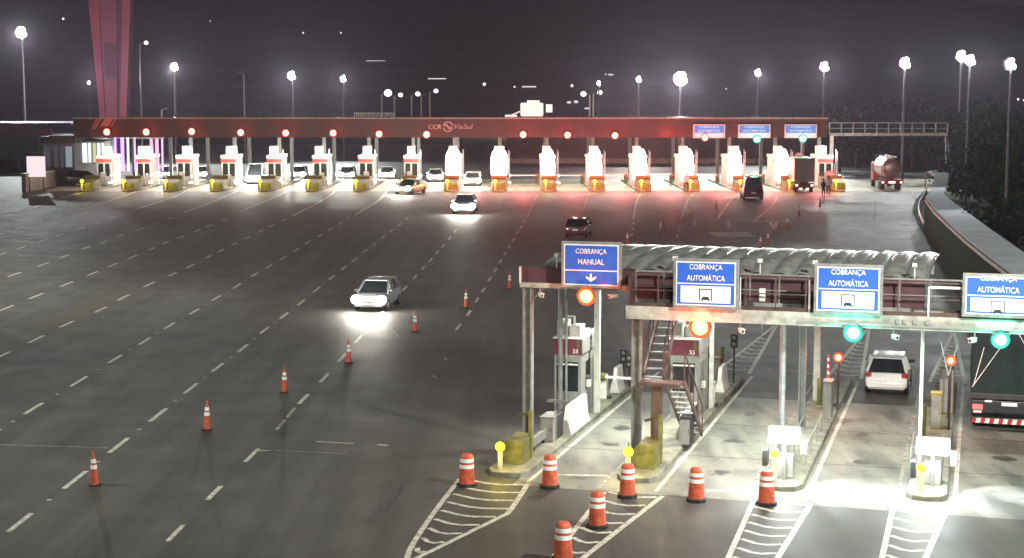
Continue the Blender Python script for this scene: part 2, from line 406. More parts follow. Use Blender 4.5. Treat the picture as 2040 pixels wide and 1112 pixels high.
# approach hatchings of the near islands, in station axes
def nline(pts, w=.13, mb=None): (mb or mk).strip(NP(pts), w, ZP if (mb or mk) is mk else ZP)
def hatch(L, Rr, v0, v1, n, w=.15, bow=.35):
    # L,Rr: functions v->u of both edges
    k = 12
    nline([(L(v0+(v1-v0)*i/k), v0+(v1-v0)*i/k) for i in range(k+1)], .15)
    nline([(Rr(v0+(v1-v0)*i/k), v0+(v1-v0)*i/k) for i in range(k+1)], .16)
    for i in range(n):
        v = v0+(v1-v0)*(i+.7)/n; a, b = L(v)+.1, Rr(v)-.1
        if abs(b-a) < .25: continue
        nline([(a, v+bow), (a*.62+b*.38, v+.02), (b*.65+a*.35, v-.05), (b, v+.12)], w, None)
lerp = lambda a, b, t: a+(b-a)*t
hatch(lambda v: lerp(.55, -.72, ((v+13)/7.6)**.8 if v > -13 else 0), lambda v: lerp(.75, 1.75, min(1, max(0, (v+13)/5.0)))-max(0, v+8)*.12, -13, -4.6, 9)
hatch(lambda v: lerp(4.15, 3.8, (v+14)/8.5), lambda v: lerp(4.55, 5.45, (v+14)/8.5), -14, -4.9, 9)
hatch(lambda v: 8.15-.03*(v+5), lambda v: lerp(9.35, 9.75, (v+14)/9), -14, -4.6, 11)
hatch(lambda v: 12.05, lambda v: lerp(12.7, 13.45, (v+14)/9), -14, -4.6, 10)
for us in (4.3, 8.95, 13.1):
    hatch(lambda v: us-.72+(v-16)*.045, lambda v: us+.75-(v-16)*.045, 16.6, 31.5, 13, .16, .5)
for (a, b) in ((1.15, 3.62), (5.1, 7.98), (9.45, 12.22), (13.6, 18)):
    nline([(a+.12, -4.4), (a+.14, 16)], .13); 
    if b < 18: nline([(b-.12, -4.4), (b-.14, 16)], .10, wk)
nline([(1.9, -3.2), (3.4, -2.9)], .16); nline([(6.6, -3.9), (8.0, -3.55)], .16); nline([(5.3, 18.2), (7.6, 17.4)], .12)
# arrows and worn lettering on the far right lanes
for ax, ay in ((1390, 442), (1458, 445), (1545, 448)):
    c = Vector(gp(ax, ay)); s = 1
    mk.strip([c+Vector((-.9, -5)), c+Vector((0, 3))], .35, ZP); mk.strip([c+Vector((-2.0, 3.2)), c+Vector((0, 4.6)), c+Vector((2.0, 3.2))], .7, ZP)
for k in range(3): dashes([(1386+15*k, 465)], .8, frac=.9)
gx = 1428
for k in range(11):
    c = Vector(gp(gx, 467)); gx += 7
    mk.strip([c+Vector((-.3, -2.2)), c+Vector((-.3, 2.4))], .22, ZP)
    if k % 2: mk.strip([c+Vector((-.3, 2.2)), c+Vector((.5, 1.8))], .5, ZP)
    if k % 3 == 0: mk.strip([c+Vector((-.3, -2.2)), c+Vector((.5, -2))], .5, ZP)
for k in range(4): dashes([(1510+14*k, 467)], .7, frac=.9)
flat('road_markings', mk, M_paint); flat('worn_road_markings', wk, M_wornpaint)
# paler resurfaced strip, left
g = MB(); g.poly([gp(*p) for p in ((40, 660), (110, 662), (180, 634), (300, 572), (312, 562), (270, 568), (190, 588), (130, 616), (80, 645))], .003); flat('road_patch', g, M_patch)
g = MB(); g.poly([gp(*p) for p in ((560, 837), (590, 868), (525, 862), (530, 836))][::1], .003); g.poly([gp(*p) for p in ((-30, 780), (110, 775), (90, 790), (-30, 800))], .003)
flat('road_tar_patch', g, M_black if False else mat('fresh_tar', (.035, .034, .032), .6, var=.3))

rs = random.Random(4); g = MB()
for (px, py, dx, n_) in [(300, 800, 26, 7), (640, 980, -18, 6), (850, 760, 14, 6), (120, 700, 30, 7), (450, 620, 22, 6), (700, 1050, 20, 6), (980, 700, -8, 7), (60, 930, 34, 6), (560, 845, 30, 4), (380, 1030, -20, 6)]:
    P = [gp(px, py)]
    for q in range(n_): P.append((P[-1][0]+dx*.012+rs.uniform(-.25, .25), P[-1][1]+rs.uniform(.5, 1.3)))
    g.strip(P, .045, .0045)
flat('road_crack_seal', g, mat('bitumen_seal', (.022, .022, .022), .5)); g = MB()
for (u, v, a, b) in [(2.5, 1.5, .5, .35), (2.3, 4.2, .35, .5), (6.4, 3.2, .45, .5), (6.7, -1.5, .3, .5), (10.8, 1.2, .4, .5), (10.5, 5.5, .3, .4), (15.2, 3.0, .5, .4), (2.7, -3.4, .35, .25), (6.3, 8.0, .3, .5)]:
    g.poly([N(u+a*math.cos(t*.63)*rs.uniform(.5, 1), v+b*math.sin(t*.63)*rs.uniform(.5, 1))[:2] for t in range(10)], .010)
flat('road_oil_stain', g, mat('oil_film', (.045, .045, .038), .45, var=.4, scale=4))
# --- far slab and islands
YF = 206.0
FAR_X = [gp(x, 372)[0] for x in (218, 296, 375, 463, 553, 643, 733, 822, 905, 995, 1090, 1182, 1270, 1362, 1456, 1548, 1636)]
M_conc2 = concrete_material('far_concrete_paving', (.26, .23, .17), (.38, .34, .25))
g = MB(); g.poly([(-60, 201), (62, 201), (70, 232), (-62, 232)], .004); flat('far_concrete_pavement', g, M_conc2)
def fisland(x):
    g = MB()
    def ring(d, z): return [(x-1.05+d, 229-d, z), (x-1.05+d, 203+d, z), (x-.7+d, 200.2+d, z), (x, 199+d, z), (x+.7-d, 200.2+d, z), (x+1.05-d, 203+d, z), (x+1.05-d, 229-d, z)]
    g.loft([ring(0, 0), ring(0, .17), ring(.04, .2)]); return struct('pavement', g, M_kerb)
for x in FAR_X: fisland(x)

# ============================================================ helpers for repeated things
def signal(name, label, loc, rz, em, lcol, energy, group, r=.17, hang=0, off=.35):
    t = thing(name, label, 'traffic light', loc, rz, group)
    MB().bevbox(-r*.95, r*.95, .02, .2, -r*.95, r*.95, .05).build('housing', M_dark, t)
    g = MB(); g.ball((0, -.0, 0), r*.85, r*.5, r*.85, 16, 9); g.build('lens', em, t, True)
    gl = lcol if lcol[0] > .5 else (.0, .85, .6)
    MB().rod((0, .02, 0), (0, -.05, 0), r*1.22, r*1.12, 24).build('halo_ring', emis('ring_%d' % int(lcol[0]*10), gl, 1.0 if lcol[0] > .5 else .7), t, True)  # added glowing ring, stands in for the halo round the lens
    g = MB(); n = 14
    for k in range(n//2+1):
        a = math.pi*k/(n//2); a2 = math.pi*(k+1)/(n//2)
        if k < n//2: g.add([(r*1.15*math.cos(a), 0.02, r*1.15*math.sin(a)), (r*1.15*math.cos(a2), 0.02, r*1.15*math.sin(a2)), (r*1.15*math.cos(a2), -.16, r*1.2*math.sin(a2)), (r*1.15*math.cos(a), -.16, r*1.2*math.sin(a))], [(0, 1, 2, 3)])
    g.build('visor', M_black, t)
    if hang: MB().rod((0, .11, .25), (0, .11, .25+hang), .03).build('hanger', M_steel, t)
    if energy:
        c, s = math.cos(rz), math.sin(rz)
        light('signal_light', (loc[0]+s*off, loc[1]-c*off, loc[2]), energy, lcol, .12)
    return t

# ------------------------------------------------------------ vehicles
def car(label, cat, loc, rz, paint, kind='hatch', L=4.0, w=1.72, h=1.5, head=False, tail=False, group=None, s=1.0, wheelr=.31):
    t = thing('car' if cat == 'car' else cat.replace(' ', '_'), label, cat, loc, rz, group); hw = w/2
    st = {'hatch': [(-.5, .84, .36, .66), (-.488, .94, .28, .88), (-.44, .98, .24, .97), (-.3, 1, .21, .97), (0, 1, .19, .94), (.2, 1, .19, .92), (.27, .985, .2, .89), (.40, .95, .21, .80), (.475, .88, .26, .70), (.5, .74, .34, .56)],
          'sedan': [(-.5, .80, .38, .72), (-.485, .92, .30, .92), (-.40, .97, .24, .96), (-.28, 1, .21, .95), (0, 1, .19, .93), (.18, 1, .19, .91), (.26, .985, .2, .88), (.40, .95, .21, .79), (.475, .88, .26, .69), (.5, .74, .34, .55)],
          'van': [(-.5, .93, .36, 1.0), (-.49, .98, .30, 1.08), (-.4, 1, .25, 1.1), (0, 1, .22, 1.1), (.3, 1, .22, 1.06), (.40, .97, .23, .98), (.475, .92, .28, .84), (.5, .84, .36, .66)]}[kind]
    rings = []
    for yy, ww, z0, zt in st:
        a = hw*ww; y = yy*L
        rings.append([(-a*.84, y, z0), (-a*.985, y, z0+.12), (-a, y, lerp(z0, zt, .55)), (-a*.965, y, zt-.07), (-a*.86, y, zt), (a*.86, y, zt), (a*.965, y, zt-.07), (a, y, lerp(z0, zt, .55)), (a*.985, y, z0+.12), (a*.84, y, z0)])
    body = MB().loft(rings).build('body', paint, t, True)
    bz = .93 if kind != 'van' else 1.05
    if kind == 'hatch': b0, b1, r0, r1 = -.475, .255, -.40, .03
    elif kind == 'sedan': b0, b1, r0, r1 = -.38, .245, -.24, .03
    else: b0, b1, r0, r1 = -.485, .40, -.46, .20
    gb = [(-hw*.90, b0*L, bz), (hw*.90, b0*L, bz), (hw*.90, b1*L, bz-.03), (-hw*.90, b1*L, bz-.03)]
    gt = [(-hw*.70, r0*L, h-.06), (hw*.70, r0*L, h-.06), (hw*.70, r1*L, h-.06), (-hw*.70, r1*L, h-.06)]
    MB().loft([gb, gt]).build('window', M_glass, t)
    rr = []
    for z, k in ((h-.07, 1.0), (h-.03, 1.0), (h, .86)):
        rr.append([(-hw*.72*k, lerp(r0, r1, .5)*L+(r0-r1)*L*.5*k*1.02, z), (hw*.72*k, lerp(r0, r1, .5)*L+(r0-r1)*L*.5*k*1.02, z), (hw*.72*k, lerp(r0, r1, .5)*L-(r0-r1)*L*.5*k*1.02, z), (-hw*.72*k, lerp(r0, r1, .5)*L-(r0-r1)*L*.5*k*1.02, z)])
    MB().loft(rr).build('roof', paint, t, True)
    g = MB()
    for k in range(4): g.bar(gb[k], gt[k], .09, .07)
    for sg in (-1, 1): g.bar((sg*hw*.905, -.06*L, bz), (sg*hw*.705, -.10*L, h-.05), .04, .09)
    if kind == 'hatch':
        for sg in (-1, 1): g.bar((sg*hw*.905, -.27*L, bz), (sg*hw*.705, -.29*L, h-.05), .04, .28)
    if kind == 'van':
        for sg in (-1, 1):
            g.add([(sg*hw*.915, -.48*L, bz), (sg*hw*.915, .12*L, bz), (sg*hw*.715, .08*L, h-.06), (sg*hw*.715, -.46*L, h-.06)], [(0, 1, 2, 3)])
    g.parts('pillar', paint, t)
    for sx_ in (-1, 1):
        for sy in (-.31, .31):
            wt = MB(); n = 18; rg = []
            for x, r in ((hw-.2, wheelr*.9), (hw-.18, wheelr), (hw-.01, wheelr), (hw+.012, wheelr*.9), (hw+.012, wheelr*.66)):
                rg.append([(sx_*x, sy*L+r*math.cos(a*2*math.pi/n), wheelr+r*math.sin(a*2*math.pi/n)) for a in range(n)])
            o = wt.loft(rg).build('wheel', M_black, t)
            g = MB()
            for a in range(5):
                an = a*2*math.pi/5; g.bar((sx_*(hw+.016), sy*L, wheelr), (sx_*(hw+.016), sy*L+math.cos(an)*wheelr*.62, wheelr+math.sin(an)*wheelr*.62), .06, .02)
            g.build('rim', M_steel, o)
        MB().bevbox(sx_*hw*.93+(-.02 if sx_ > 0 else -.2), sx_*hw*.93+(.2 if sx_ > 0 else .02), .19*L, .19*L+.1, bz, bz+.15, .03).build('mirror', M_dark if kind != 'sedan' else paint, t)
    # bumpers, plate, lamps
    MB().bevbox(-hw*.86, hw*.86, -.5*L-.035, -.47*L, .34, .56, .03).build('rear_bumper', paint, t)
    p = MB().bevbox(-.22, .22, -.5*L-.05, -.5*L-.02, .58 if kind == 'hatch' else .62, .72 if kind == 'hatch' else .76, .005).build('licence_plate', M_refl, t)
    MB().bevbox(-hw*.8, hw*.8, .478*L, .5*L+.03, .28, .42, .02).build('front_bumper', M_dark, t)
    MB().box(-hw*.42, hw*.42, .492*L, .5*L+.02, .46, .58).build('grille', M_dark, t)
    for sg in (-1, 1):
        tl = MB().bevbox(sg*hw*.82-.11, sg*hw*.82+.11, -.492*L-.02, -.46*L, .74, .93, .02)
        tl.build('tail_lamp', E_tail if tail else mat('tail_lens', (.35, .02, .02), .3), t)
        hl = MB().ball((sg*hw*.74, .478*L, .66), .27 if head else .16, .12, .22 if head else .09, 12, 7)  # lit ones enlarged: glare put into the size of the ball
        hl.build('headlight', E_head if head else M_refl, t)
    t.scale = (s, s, s)
    if head:
        for sg in (-1, 1):
            c_, s_ = math.cos(rz), math.sin(rz); q = (sg*hw*.74*s, (L/2+.35)*s)
            light('headlight_fill', (loc[0]+q[0]*c_-q[1]*s_, loc[1]+q[0]*s_+q[1]*c_, .75*s), 260*head*s, (1, .95, .82), .15)  # added point lights, burn out the car front and the road before it
        fx, fy = -math.sin(rz), math.cos(rz)
        p0 = (loc[0]+fx*(L/2+.3)*s, loc[1]+fy*(L/2+.3)*s, .7*s)
        light('headlight_beam', p0, 380*s*head, (1, .93, .78), .2, spot=115, aim=(p0[0]+fx*9, p0[1]+fy*9, -.6), blend=1.0)
    return t

P_white = mat('white_car_paint', (.72, .72, .72), .25, coat=.6, var=.03)
P_silver = mat('silver_car_paint', (.45, .45, .46), .3, .4, coat=.6, var=.04)
P_dark = mat('dark_car_paint', (.015, .015, .02), .3, coat=.6, var=.1)
P_red = mat('wine_red_car_paint', (.12, .012, .02), .3, coat=.6, var=.05)
P_beige = mat('champagne_car_paint', (.36, .32, .26), .3, .4, coat=.6, var=.05)

def heading(px0, py0, px1, py1):     # rotation so that +y looks from first towards second ground point
    a = gp(px0, py0); b = gp(px1, py1); return math.atan2(-(b[0]-a[0]), b[1]-a[1])

# near white hatchback in the third toll lane
car('white hatchback driving away through the third near lane, right of the orange signal', 'car', N(10.87, 15.0), -YAW+.0, P_white, 'hatch', 4.0, 1.66, 1.5)
# cars on the open plaza
XY = lambda px, py: (*gp(px, py), 0)
G1 = 'cars with lit headlights'
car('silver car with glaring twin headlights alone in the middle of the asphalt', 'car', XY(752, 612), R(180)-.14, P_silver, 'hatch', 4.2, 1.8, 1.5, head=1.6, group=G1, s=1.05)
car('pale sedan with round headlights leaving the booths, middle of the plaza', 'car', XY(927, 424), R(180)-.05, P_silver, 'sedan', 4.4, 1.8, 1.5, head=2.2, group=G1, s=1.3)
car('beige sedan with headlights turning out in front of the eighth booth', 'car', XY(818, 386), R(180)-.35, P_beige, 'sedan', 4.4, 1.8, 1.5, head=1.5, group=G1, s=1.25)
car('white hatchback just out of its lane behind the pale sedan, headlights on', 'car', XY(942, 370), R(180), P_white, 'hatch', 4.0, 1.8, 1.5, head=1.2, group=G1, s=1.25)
car('dark wine red car seen from behind, right above the blue manual toll sign', 'car', XY(1153, 470), R(-10), P_red, 'hatch', 4.2, 1.75, 1.5, tail=False, s=1.05)
for px, py, k, lab in ((335, 356, 1, 'small car with headlights waiting between the second and third booths'), (402, 356, 2, 'white car with headlights between the third and fourth booths'),
                       (597, 356, 1, 'car with headlights between the fifth and sixth booths'), (693, 357, 1, 'silver car with headlights in the lane left of the seventh booth'),
                       (772, 357, 2, 'car with headlights in the lane left of the eighth booth'), (868, 362, 2, 'car with headlights leaving between the eighth and ninth booths')):
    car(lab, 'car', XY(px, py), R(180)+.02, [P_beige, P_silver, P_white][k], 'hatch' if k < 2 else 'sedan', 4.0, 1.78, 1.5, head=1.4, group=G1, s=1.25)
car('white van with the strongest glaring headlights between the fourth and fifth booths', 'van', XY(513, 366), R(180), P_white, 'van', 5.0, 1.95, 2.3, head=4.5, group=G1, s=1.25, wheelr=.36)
car('dark parked car beside the low wall at the left end of the booths', 'car', XY(171, 369), R(-75), P_dark, 'hatch', 4.1, 1.75, 1.6, s=1.3)
car('dark parked car with white outlines behind the left wall', 'car', (gp(8, 345)[0]-2, gp(8, 345)[1]+4, 0), R(90), P_dark, 'sedan', 4.4, 1.75, 1.5, s=1.4)
vn = car('dark red delivery van seen from behind entering the fifteenth lane', 'delivery van', XY(1497, 396), R(-4), P_red, 'van', 4.8, 1.9, 2.2, tail=True, s=1.22, wheelr=.36)

def box_truck():
    t = thing('box_truck', 'square grey box truck from behind in the last covered lane', 'truck', XY(1602, 384), R(-3))
    MB().bevbox(-1.3, 1.3, 0, 7, 1.35, 4.3, .05).build('cargo_box', mat('truck_box_grey', (.30, .24, .21), .5, var=.12, scale=.8), t)
    g = MB()
    for x in (-1.2, 0, 1.2): g.box(x-.04, x+.04, -.04, 0, 1.4, 4.25)
    g.parts('door_bar', M_steel, t)
    MB().box(-.5, .5, .1, 8.6, .75, 1.3).build('chassis', M_dark, t)
    MB().bevbox(-1.25, 1.25, -.05, .1, .6, 1.2, .03).build('rear_bumper', mat('dark_red_panel', (.15, .02, .025), .5), t)
    MB().bevbox(-1.15, 1.15, 7.2, 9.0, .9, 3.2, .12).build('cab', P_white, t)
    for sx_ in (-1, 1):
        MB().bevbox(sx_*.95-.14, sx_*.95+.14, -.1, -.04, .82, 1.02, .02).build('tail_lamp', emis('lit_tail', (1, .55, .5), 6), t)
        for y in (1.6, 8.0):
            g = MB(); g.rod((sx_*.85, y, .5), (sx_*1.22, y, .5), .5, n=18); g.build('wheel', M_black, t)
    return t
box_truck()
def tanker():
    t = thing('tank_truck', 'round-ended tanker lorry from behind on the open lane right of the booths', 'truck', XY(1776, 379), R(-5))
    n = 24; rg = []
    for y, k in ((0, .5), (.12, .82), (.4, 1), (8, 1), (8.3, .8)):
        rg.append([(1.25*k*math.cos(a*2*math.pi/n), y, 2.75+1.35*k*math.sin(a*2*math.pi/n)) for a in range(n)])
    MB().loft(rg).build('tank', M_tank, t, True)
    g = MB()
    for k in range(16):
        a = 2*math.pi*k/16; b = 2*math.pi*(k+1)/16
        g.bar((.95*math.cos(a), .05, 2.75+1.0*math.sin(a)), (.95*math.cos(b), .05, 2.75+1.0*math.sin(b)), .09, .05)
    g.build('end_ring', mat('red_trim', (.45, .04, .05), .4), t)
    g = MB()
    for x in (-1.35, -1.05): g.rod((x, -.05, 1.2), (x, -.05, 4.2), .03)
    for k in range(9): g.rod((-1.35, -.05, 1.4+.33*k), (-1.05, -.05, 1.4+.33*k), .022)
    g.build('ladder', M_steel, t)
    g = MB(); g.bar((-.6, .6, 4.2), (-.6, 7.6, 4.2), .08, .12); g.bar((.6, .6, 4.2), (.6, 7.6, 4.2), .08, .12); g.rod((0, 1.5, 4.1), (0, 1.5, 4.4), .3); g.rod((0, 5, 4.1), (0, 5, 4.4), .3)
    g.parts('roof_fitting', M_refl, t)
    MB().bevbox(-1.35, 1.35, -.25, 0, .75, 1.35, .04).build('rear_bumper', mat('red_bumper', (.38, .03, .04), .45), t)
    MB().box(-.42, .42, -.3, -.26, .9, 1.15).build('licence_plate', emis('lit_plate', (1, .8, .8), 2.2), t)
    MB().bevbox(-1.2, 1.2, 8.8, 10.9, .8, 3.3, .15).build('cab', mat('cab_red', (.35, .05, .05), .4), t)
    MB().box(-.45, .45, 0, 10.5, .7, 1.35).build('chassis', M_dark, t)
    for sx_ in (-1, 1):
        MB().bevbox(sx_*1.15-.12, sx_*1.15+.12, -.3, -.25, .92, 1.12, .02).build('tail_lamp', emis('lit_tail', (1, .55, .5), 6), t)
        for y in (1.2, 2.5, 9.6):
            MB().rod((sx_*.8, y, .5), (sx_*1.3, y, .5), .5, n=18).build('wheel', M_black, t)
        MB().box(sx_*1.25-.04, sx_*1.25+.04, .3, 3.2, 1.05, 1.15).build('mudguard', M_steel, t)
    return t
tanker()
def near_truck():
    t = thing('cargo_truck', 'dark tarpaulin covered lorry from behind at the right edge, under the green signal', 'truck', N(15.35, 7.1), -YAW)
    w = 1.3; rg = []
    for y, k in ((0, .94), (.25, 1.0), (2, 1.02), (5, 1.0), (8.5, 1.02), (9, .95)):
        rg.append([(-w*k, y, 1.35), (-w*k*1.02, y, 2.4), (-w*k*.98, y, 3.2), (-w*.82*k, y, 3.75), (-w*.3, y, 4.0*k), (w*.3, y, 4.0*k), (w*.82*k, y, 3.75), (w*k*.98, y, 3.2), (w*k*1.02, y, 2.4), (w*k, y, 1.35)])
    MB().loft(rg).build('tarpaulin', M_tarp, t, True)
    g = MB()
    for a, b in (((-1.25, 1.6), (.1, 3.75)), ((.1, 3.75), (1.25, 1.7)), ((-1.2, 1.7), (-.9, 3.0)), ((1.2, 1.7), (.8, 2.8))):
        g.rod((a[0], -.09, a[1]), (b[0], -.09, b[1]), .012, n=5)
    g.parts('rope', M_refl, t)
    MB().bevbox(-1.3, 1.3, -.05, 9.1, 1.18, 1.38, .02).build('load_bed', M_dark, t)
    MB().box(-.45, .45, .3, 11.5, .75, 1.15).build('chassis', M_dark, t)
    MB().bevbox(-1.28, 1.28, -.08, .0, .70, 1.14, .02).build('tail_panel', P_dark, t)
    b = MB().bevbox(-1.28, 1.28, -.16, -.02, .34, .56, .015).build('bumper', P_dark, t)
    g = MB(); g2 = MB()
    for k in range(17):
        x = -1.26+k*.15; (g if k % 2 else g2).add([(x, -.166, .36), (x+.15, -.166, .36), (x+.19, -.166, .53), (x+.04, -.166, .53)], [(0, 1, 2, 3)])
    g.parts('reflective_stripe', M_refl, b); g2.parts('red_stripe', mat('red_stripe', (.5, .03, .03), .4), b)
    for sx_ in (-1, 1):
        MB().bevbox(sx_*1.05-.17, sx_*1.05+.17, -.12, -.08, .82, 1.0, .02).build('tail_lamp', E_tail, t)
        MB().bevbox(sx_*1.05-.14, sx_*1.05+.14, -.13, -.09, .70, .78, .01).build('reflector', M_refl, t)
        MB().box(sx_*.7-.12, sx_*.7+.12, -.09, -.05, 1.09, 1.15).build('marker', M_refl, t)
        for y in (1.4, 2.7, 9.9):
            MB().rod((sx_*.75, y, .5), (sx_*1.22, y, .5), .5, n=18).build('wheel', M_black, t)
        MB().box(sx_*.95-.3, sx_*.95+.3, .62, .66, .25, 1.1).build('mud_flap', M_black, t)
    MB().box(-.26, .26, -.1, -.085, .98, 1.1).build('licence_plate', M_refl, t)
    MB().bevbox(-1.2, 1.2, 9.4, 11.4, .8, 3.0, .15).build('cab', P_dark, t)
near_truck()

# ============================================================ cones and drums
def drum0():
    t = thing('traffic_drum', '', 'traffic drum', group='orange traffic drums round the near islands')
    MB().lathe([(.30, 0), (.31, .03), (.31, .08), (.26, .10)], n=8).build('rubber_base', M_black, t)
    MB().lathe([(.245, .09), (.235, .2), (.215, .55), (.205, .68), (.195, .84), (.18, .93), (.13, .985), (.04, 1.0)], n=22).build('body', M_orange, t, True)
    for z, r0, r1 in ((.56, .222, .213), (.74, .209, .203)):
        MB().lathe([(r0, z), (r1, z+.11)], n=22).build('reflective_band', M_refl, t, True)
    return t
def cone0():
    t = thing('traffic_cone', '', 'traffic cone', group='slim orange traffic cones')
    MB().lathe([(.19, 0), (.19, .04), (.15, .05)], n=8).build('rubber_base', M_black, t)
    MB().lathe([(.13, .04), (.12, .1), (.10, .5), (.068, .8), (.035, .97), (.03, 1.05), (.012, 1.07)], n=16).build('body', M_orange, t, True)
    MB().lathe([(.102, .52), (.091, .64)], n=16).build('reflective_band', M_refl, t, True)
    MB().lathe([(.083, .70), (.068, .82)], n=16).build('reflective_band', M_refl, t, True)
    return t
D = drum0()
for i, (px, py, lab) in enumerate(((930, 968, 'orange drum beside the first island tip, casting a shadow on the open road'), (1095, 971, 'orange drum in the mouth of the first toll lane, on the concrete edge'),
        (1250, 990, 'orange drum directly below the yellow beacon of the second island'), (1190, 1050, 'orange drum second from the bottom, on the hatching before the second island'),
        (1122, 1116, 'orange drum cut off by the bottom edge of the picture'), (1387, 998, 'orange drum in the mouth of the second toll lane'), (1527, 1005, 'orange drum under the dazzling blue-white floodlight on the third island'))):
    o = D if i == 0 else copy_tree(D); o.location = XY(px, py); o['label'] = lab; o.rotation_euler = (0, 0, i*1.3)
C0 = cone0()
cones = [(189, 967, 'slim cone nearest the camera, at the lower left'), (412, 857, 'second slim cone from the lower left in the diagonal row'), (566, 782, 'third slim cone of the diagonal row, by a short dash'),
 (695, 723, 'fourth slim cone of the diagonal row, touching a lane dash'), (826, 661, 'fifth slim cone of the diagonal row, just below the glaring car'), (928, 613, 'sixth slim cone of the diagonal row, right of the glaring car'),
 (1015, 575, 'seventh slim cone of the diagonal row, left of the near canopy edge'), (1250, 487, 'slim cone peeping over the near roof beside the blue manual toll sign'), (1316, 463, 'slim cone left of the small painted arrows'),
 (1373, 433, 'slim cone right of the solid line below the lit fourteenth booth'), (1427, 416, 'slim cone upper left of the small arrows before the fifteenth lane'), (1515, 494, 'slim cone closest behind the near roof, under the worn lettering'),
 (1530, 486, 'slim cone just right of the one touching the near roof'), (1546, 463, 'slim cone below the right-hand painted arrow'), (1569, 453, 'slim cone right of the right-hand painted arrow'), (1592, 430, 'slim cone below the box truck'), (1633, 412, 'slim cone below the last booth, by the standing people')]
for i, (px, py, lab) in enumerate(cones):
    o = C0 if i == 0 else copy_tree(C0); o.location = XY(px, py); o['label'] = lab
    k = 1.0 if py > 560 else 1.0; o.scale = (k, k, k); o.rotation_euler = (random.uniform(-.04, .04), random.uniform(-.04, .04), i)

# ============================================================ NEAR STATION
# --- canopy with arched sheet roof
cp = nthing('toll_canopy', 'near toll canopy with arched silvery sheet roof and maroon front panels', 'canopy', 0, 0)
g = MB(); nu = 150; prof = []
for k in range(13):
    a = k/12; v = lerp(.1, 7.0, a); z = 6.0+.36*math.sin(min(1, a*1.55)*math.pi/2)-(.9*max(0, a-.6)**1.5)
    prof.append((v, z))
U0, U1 = .35, 12.7
def roofz(u, v, z):
    ph = ((u-U0) % .68)/.68; rib = .12*abs(math.sin(ph*math.pi))**.6
    edge_ = 1.0; return z+rib*edge_-.0
vs = []; fs = []; nn = 260
for i in range(nn+1):
    u = lerp(U0, U1, i/nn)
    for (v, z) in prof: vs.append((u+.35*(v/7.0), v, roofz(u, v, z)))
k = len(prof)
for i in range(nn):
    for j in range(k-1): fs.append((i*k+j, (i+1)*k+j, (i+1)*k+j+1, i*k+j+1))
g.add(vs, fs); g.build('roof_sheet', M_roof, cp, True)
g = MB()
for i in range(19):
    u = U0+i*.68
    for j in range(k-1):
        g.bar((u+.35*prof[j][0]/7, prof[j][0], prof[j][1]+.03), (u+.35*prof[j+1][0]/7, prof[j+1][0], prof[j+1][1]+.03), .06, .05)
g.parts('roof_rib', M_steel, cp)
MB().box(-.2, 3.5, -.05, .05, 5.6, 6.08).build('fascia', M_maroon, cp)
MB().box(3.5, 12.62, -.05, .05, 4.95, 6.05).build('fascia', M_maroon, cp)
MB().box(-.22, 3.5, -.14, .02, 5.42, 5.58).build('front_beam', M_beam, cp)
MB().box(-.23, -.19, -.16, -.02, 5.55, 6.1).build('corner_strip', M_white, cp)
g = MB(); g.box(-.2, 12.7, 6.9, 7.1, 5.5, 5.9); g.box(-.2, .0, .1, 6.9, 5.5, 5.9); g.box(12.45, 12.6, .1, 6.9, 5.5, 5.9)
for u in (4.2, 8.4): g.box(u-.08, u+.08, .1, 6.9, 5.5, 5.8)
g.parts('roof_beam', M_steel, cp)
MB().box(.2, 12.4, .15, 6.85, 5.42, 5.48).build('ceiling', M_grey, cp)
def ibeam(u, v, z1, w=.26, m=M_steel, n='column', z0=.16):
    g = MB(); g.box(u-w/2, u-w/2+.05, v-w/2, v+w/2, z0, z1); g.box(u+w/2-.05, u+w/2, v-w/2, v+w/2, z0, z1); g.box(u-w/2+.05, u+w/2-.05, v-.03, v+.03, z0, z1)
    g.box(u-w/2-.06, u+w/2+.06, v-w/2-.06, v+w/2+.06, z0-.02, z0+.04); g.build(n, m, cp)
ibeam(.02, .05, 5.42, .30); 
g = MB(); g.rod((-.1, 4.7, .16), (-.1, 4.7, 5.42), .09); g.rod((.12, 4.7, .16), (.12, 4.7, 5.42), .05); g.parts('column', M_steel, cp)
g = MB(); g.rod((.18, .05, 5.0), (.55, .05, 5.4), .03); g.build('knee_brace', M_steel, cp)
ibeam(8.42, 5.4, 5.42, .24); MB().box(8.30, 8.55, 10.5, 10.75, .16, 5.9).build('column', M_white, cp)
MB().box(.85, 1.05, 5.9, 6.1, .16, 5.4).build('column', M_white, cp)
MB().box(4.75, 4.9, 7.9, 8.05, .16, 5.4).build('column', M_white, cp)
# small brackets and camera boxes along the roof front
g = MB()
for u in (1.0, 4.9, 7.6, 9.3, 12.3): g = MB(); g.rod((u, -.02, 6.05), (u, -.02, 6.5), .02); g.box(u-.07, u+.07, -.1, .1, 6.45, 6.56); g.build('antenna', M_white, cp)
pass

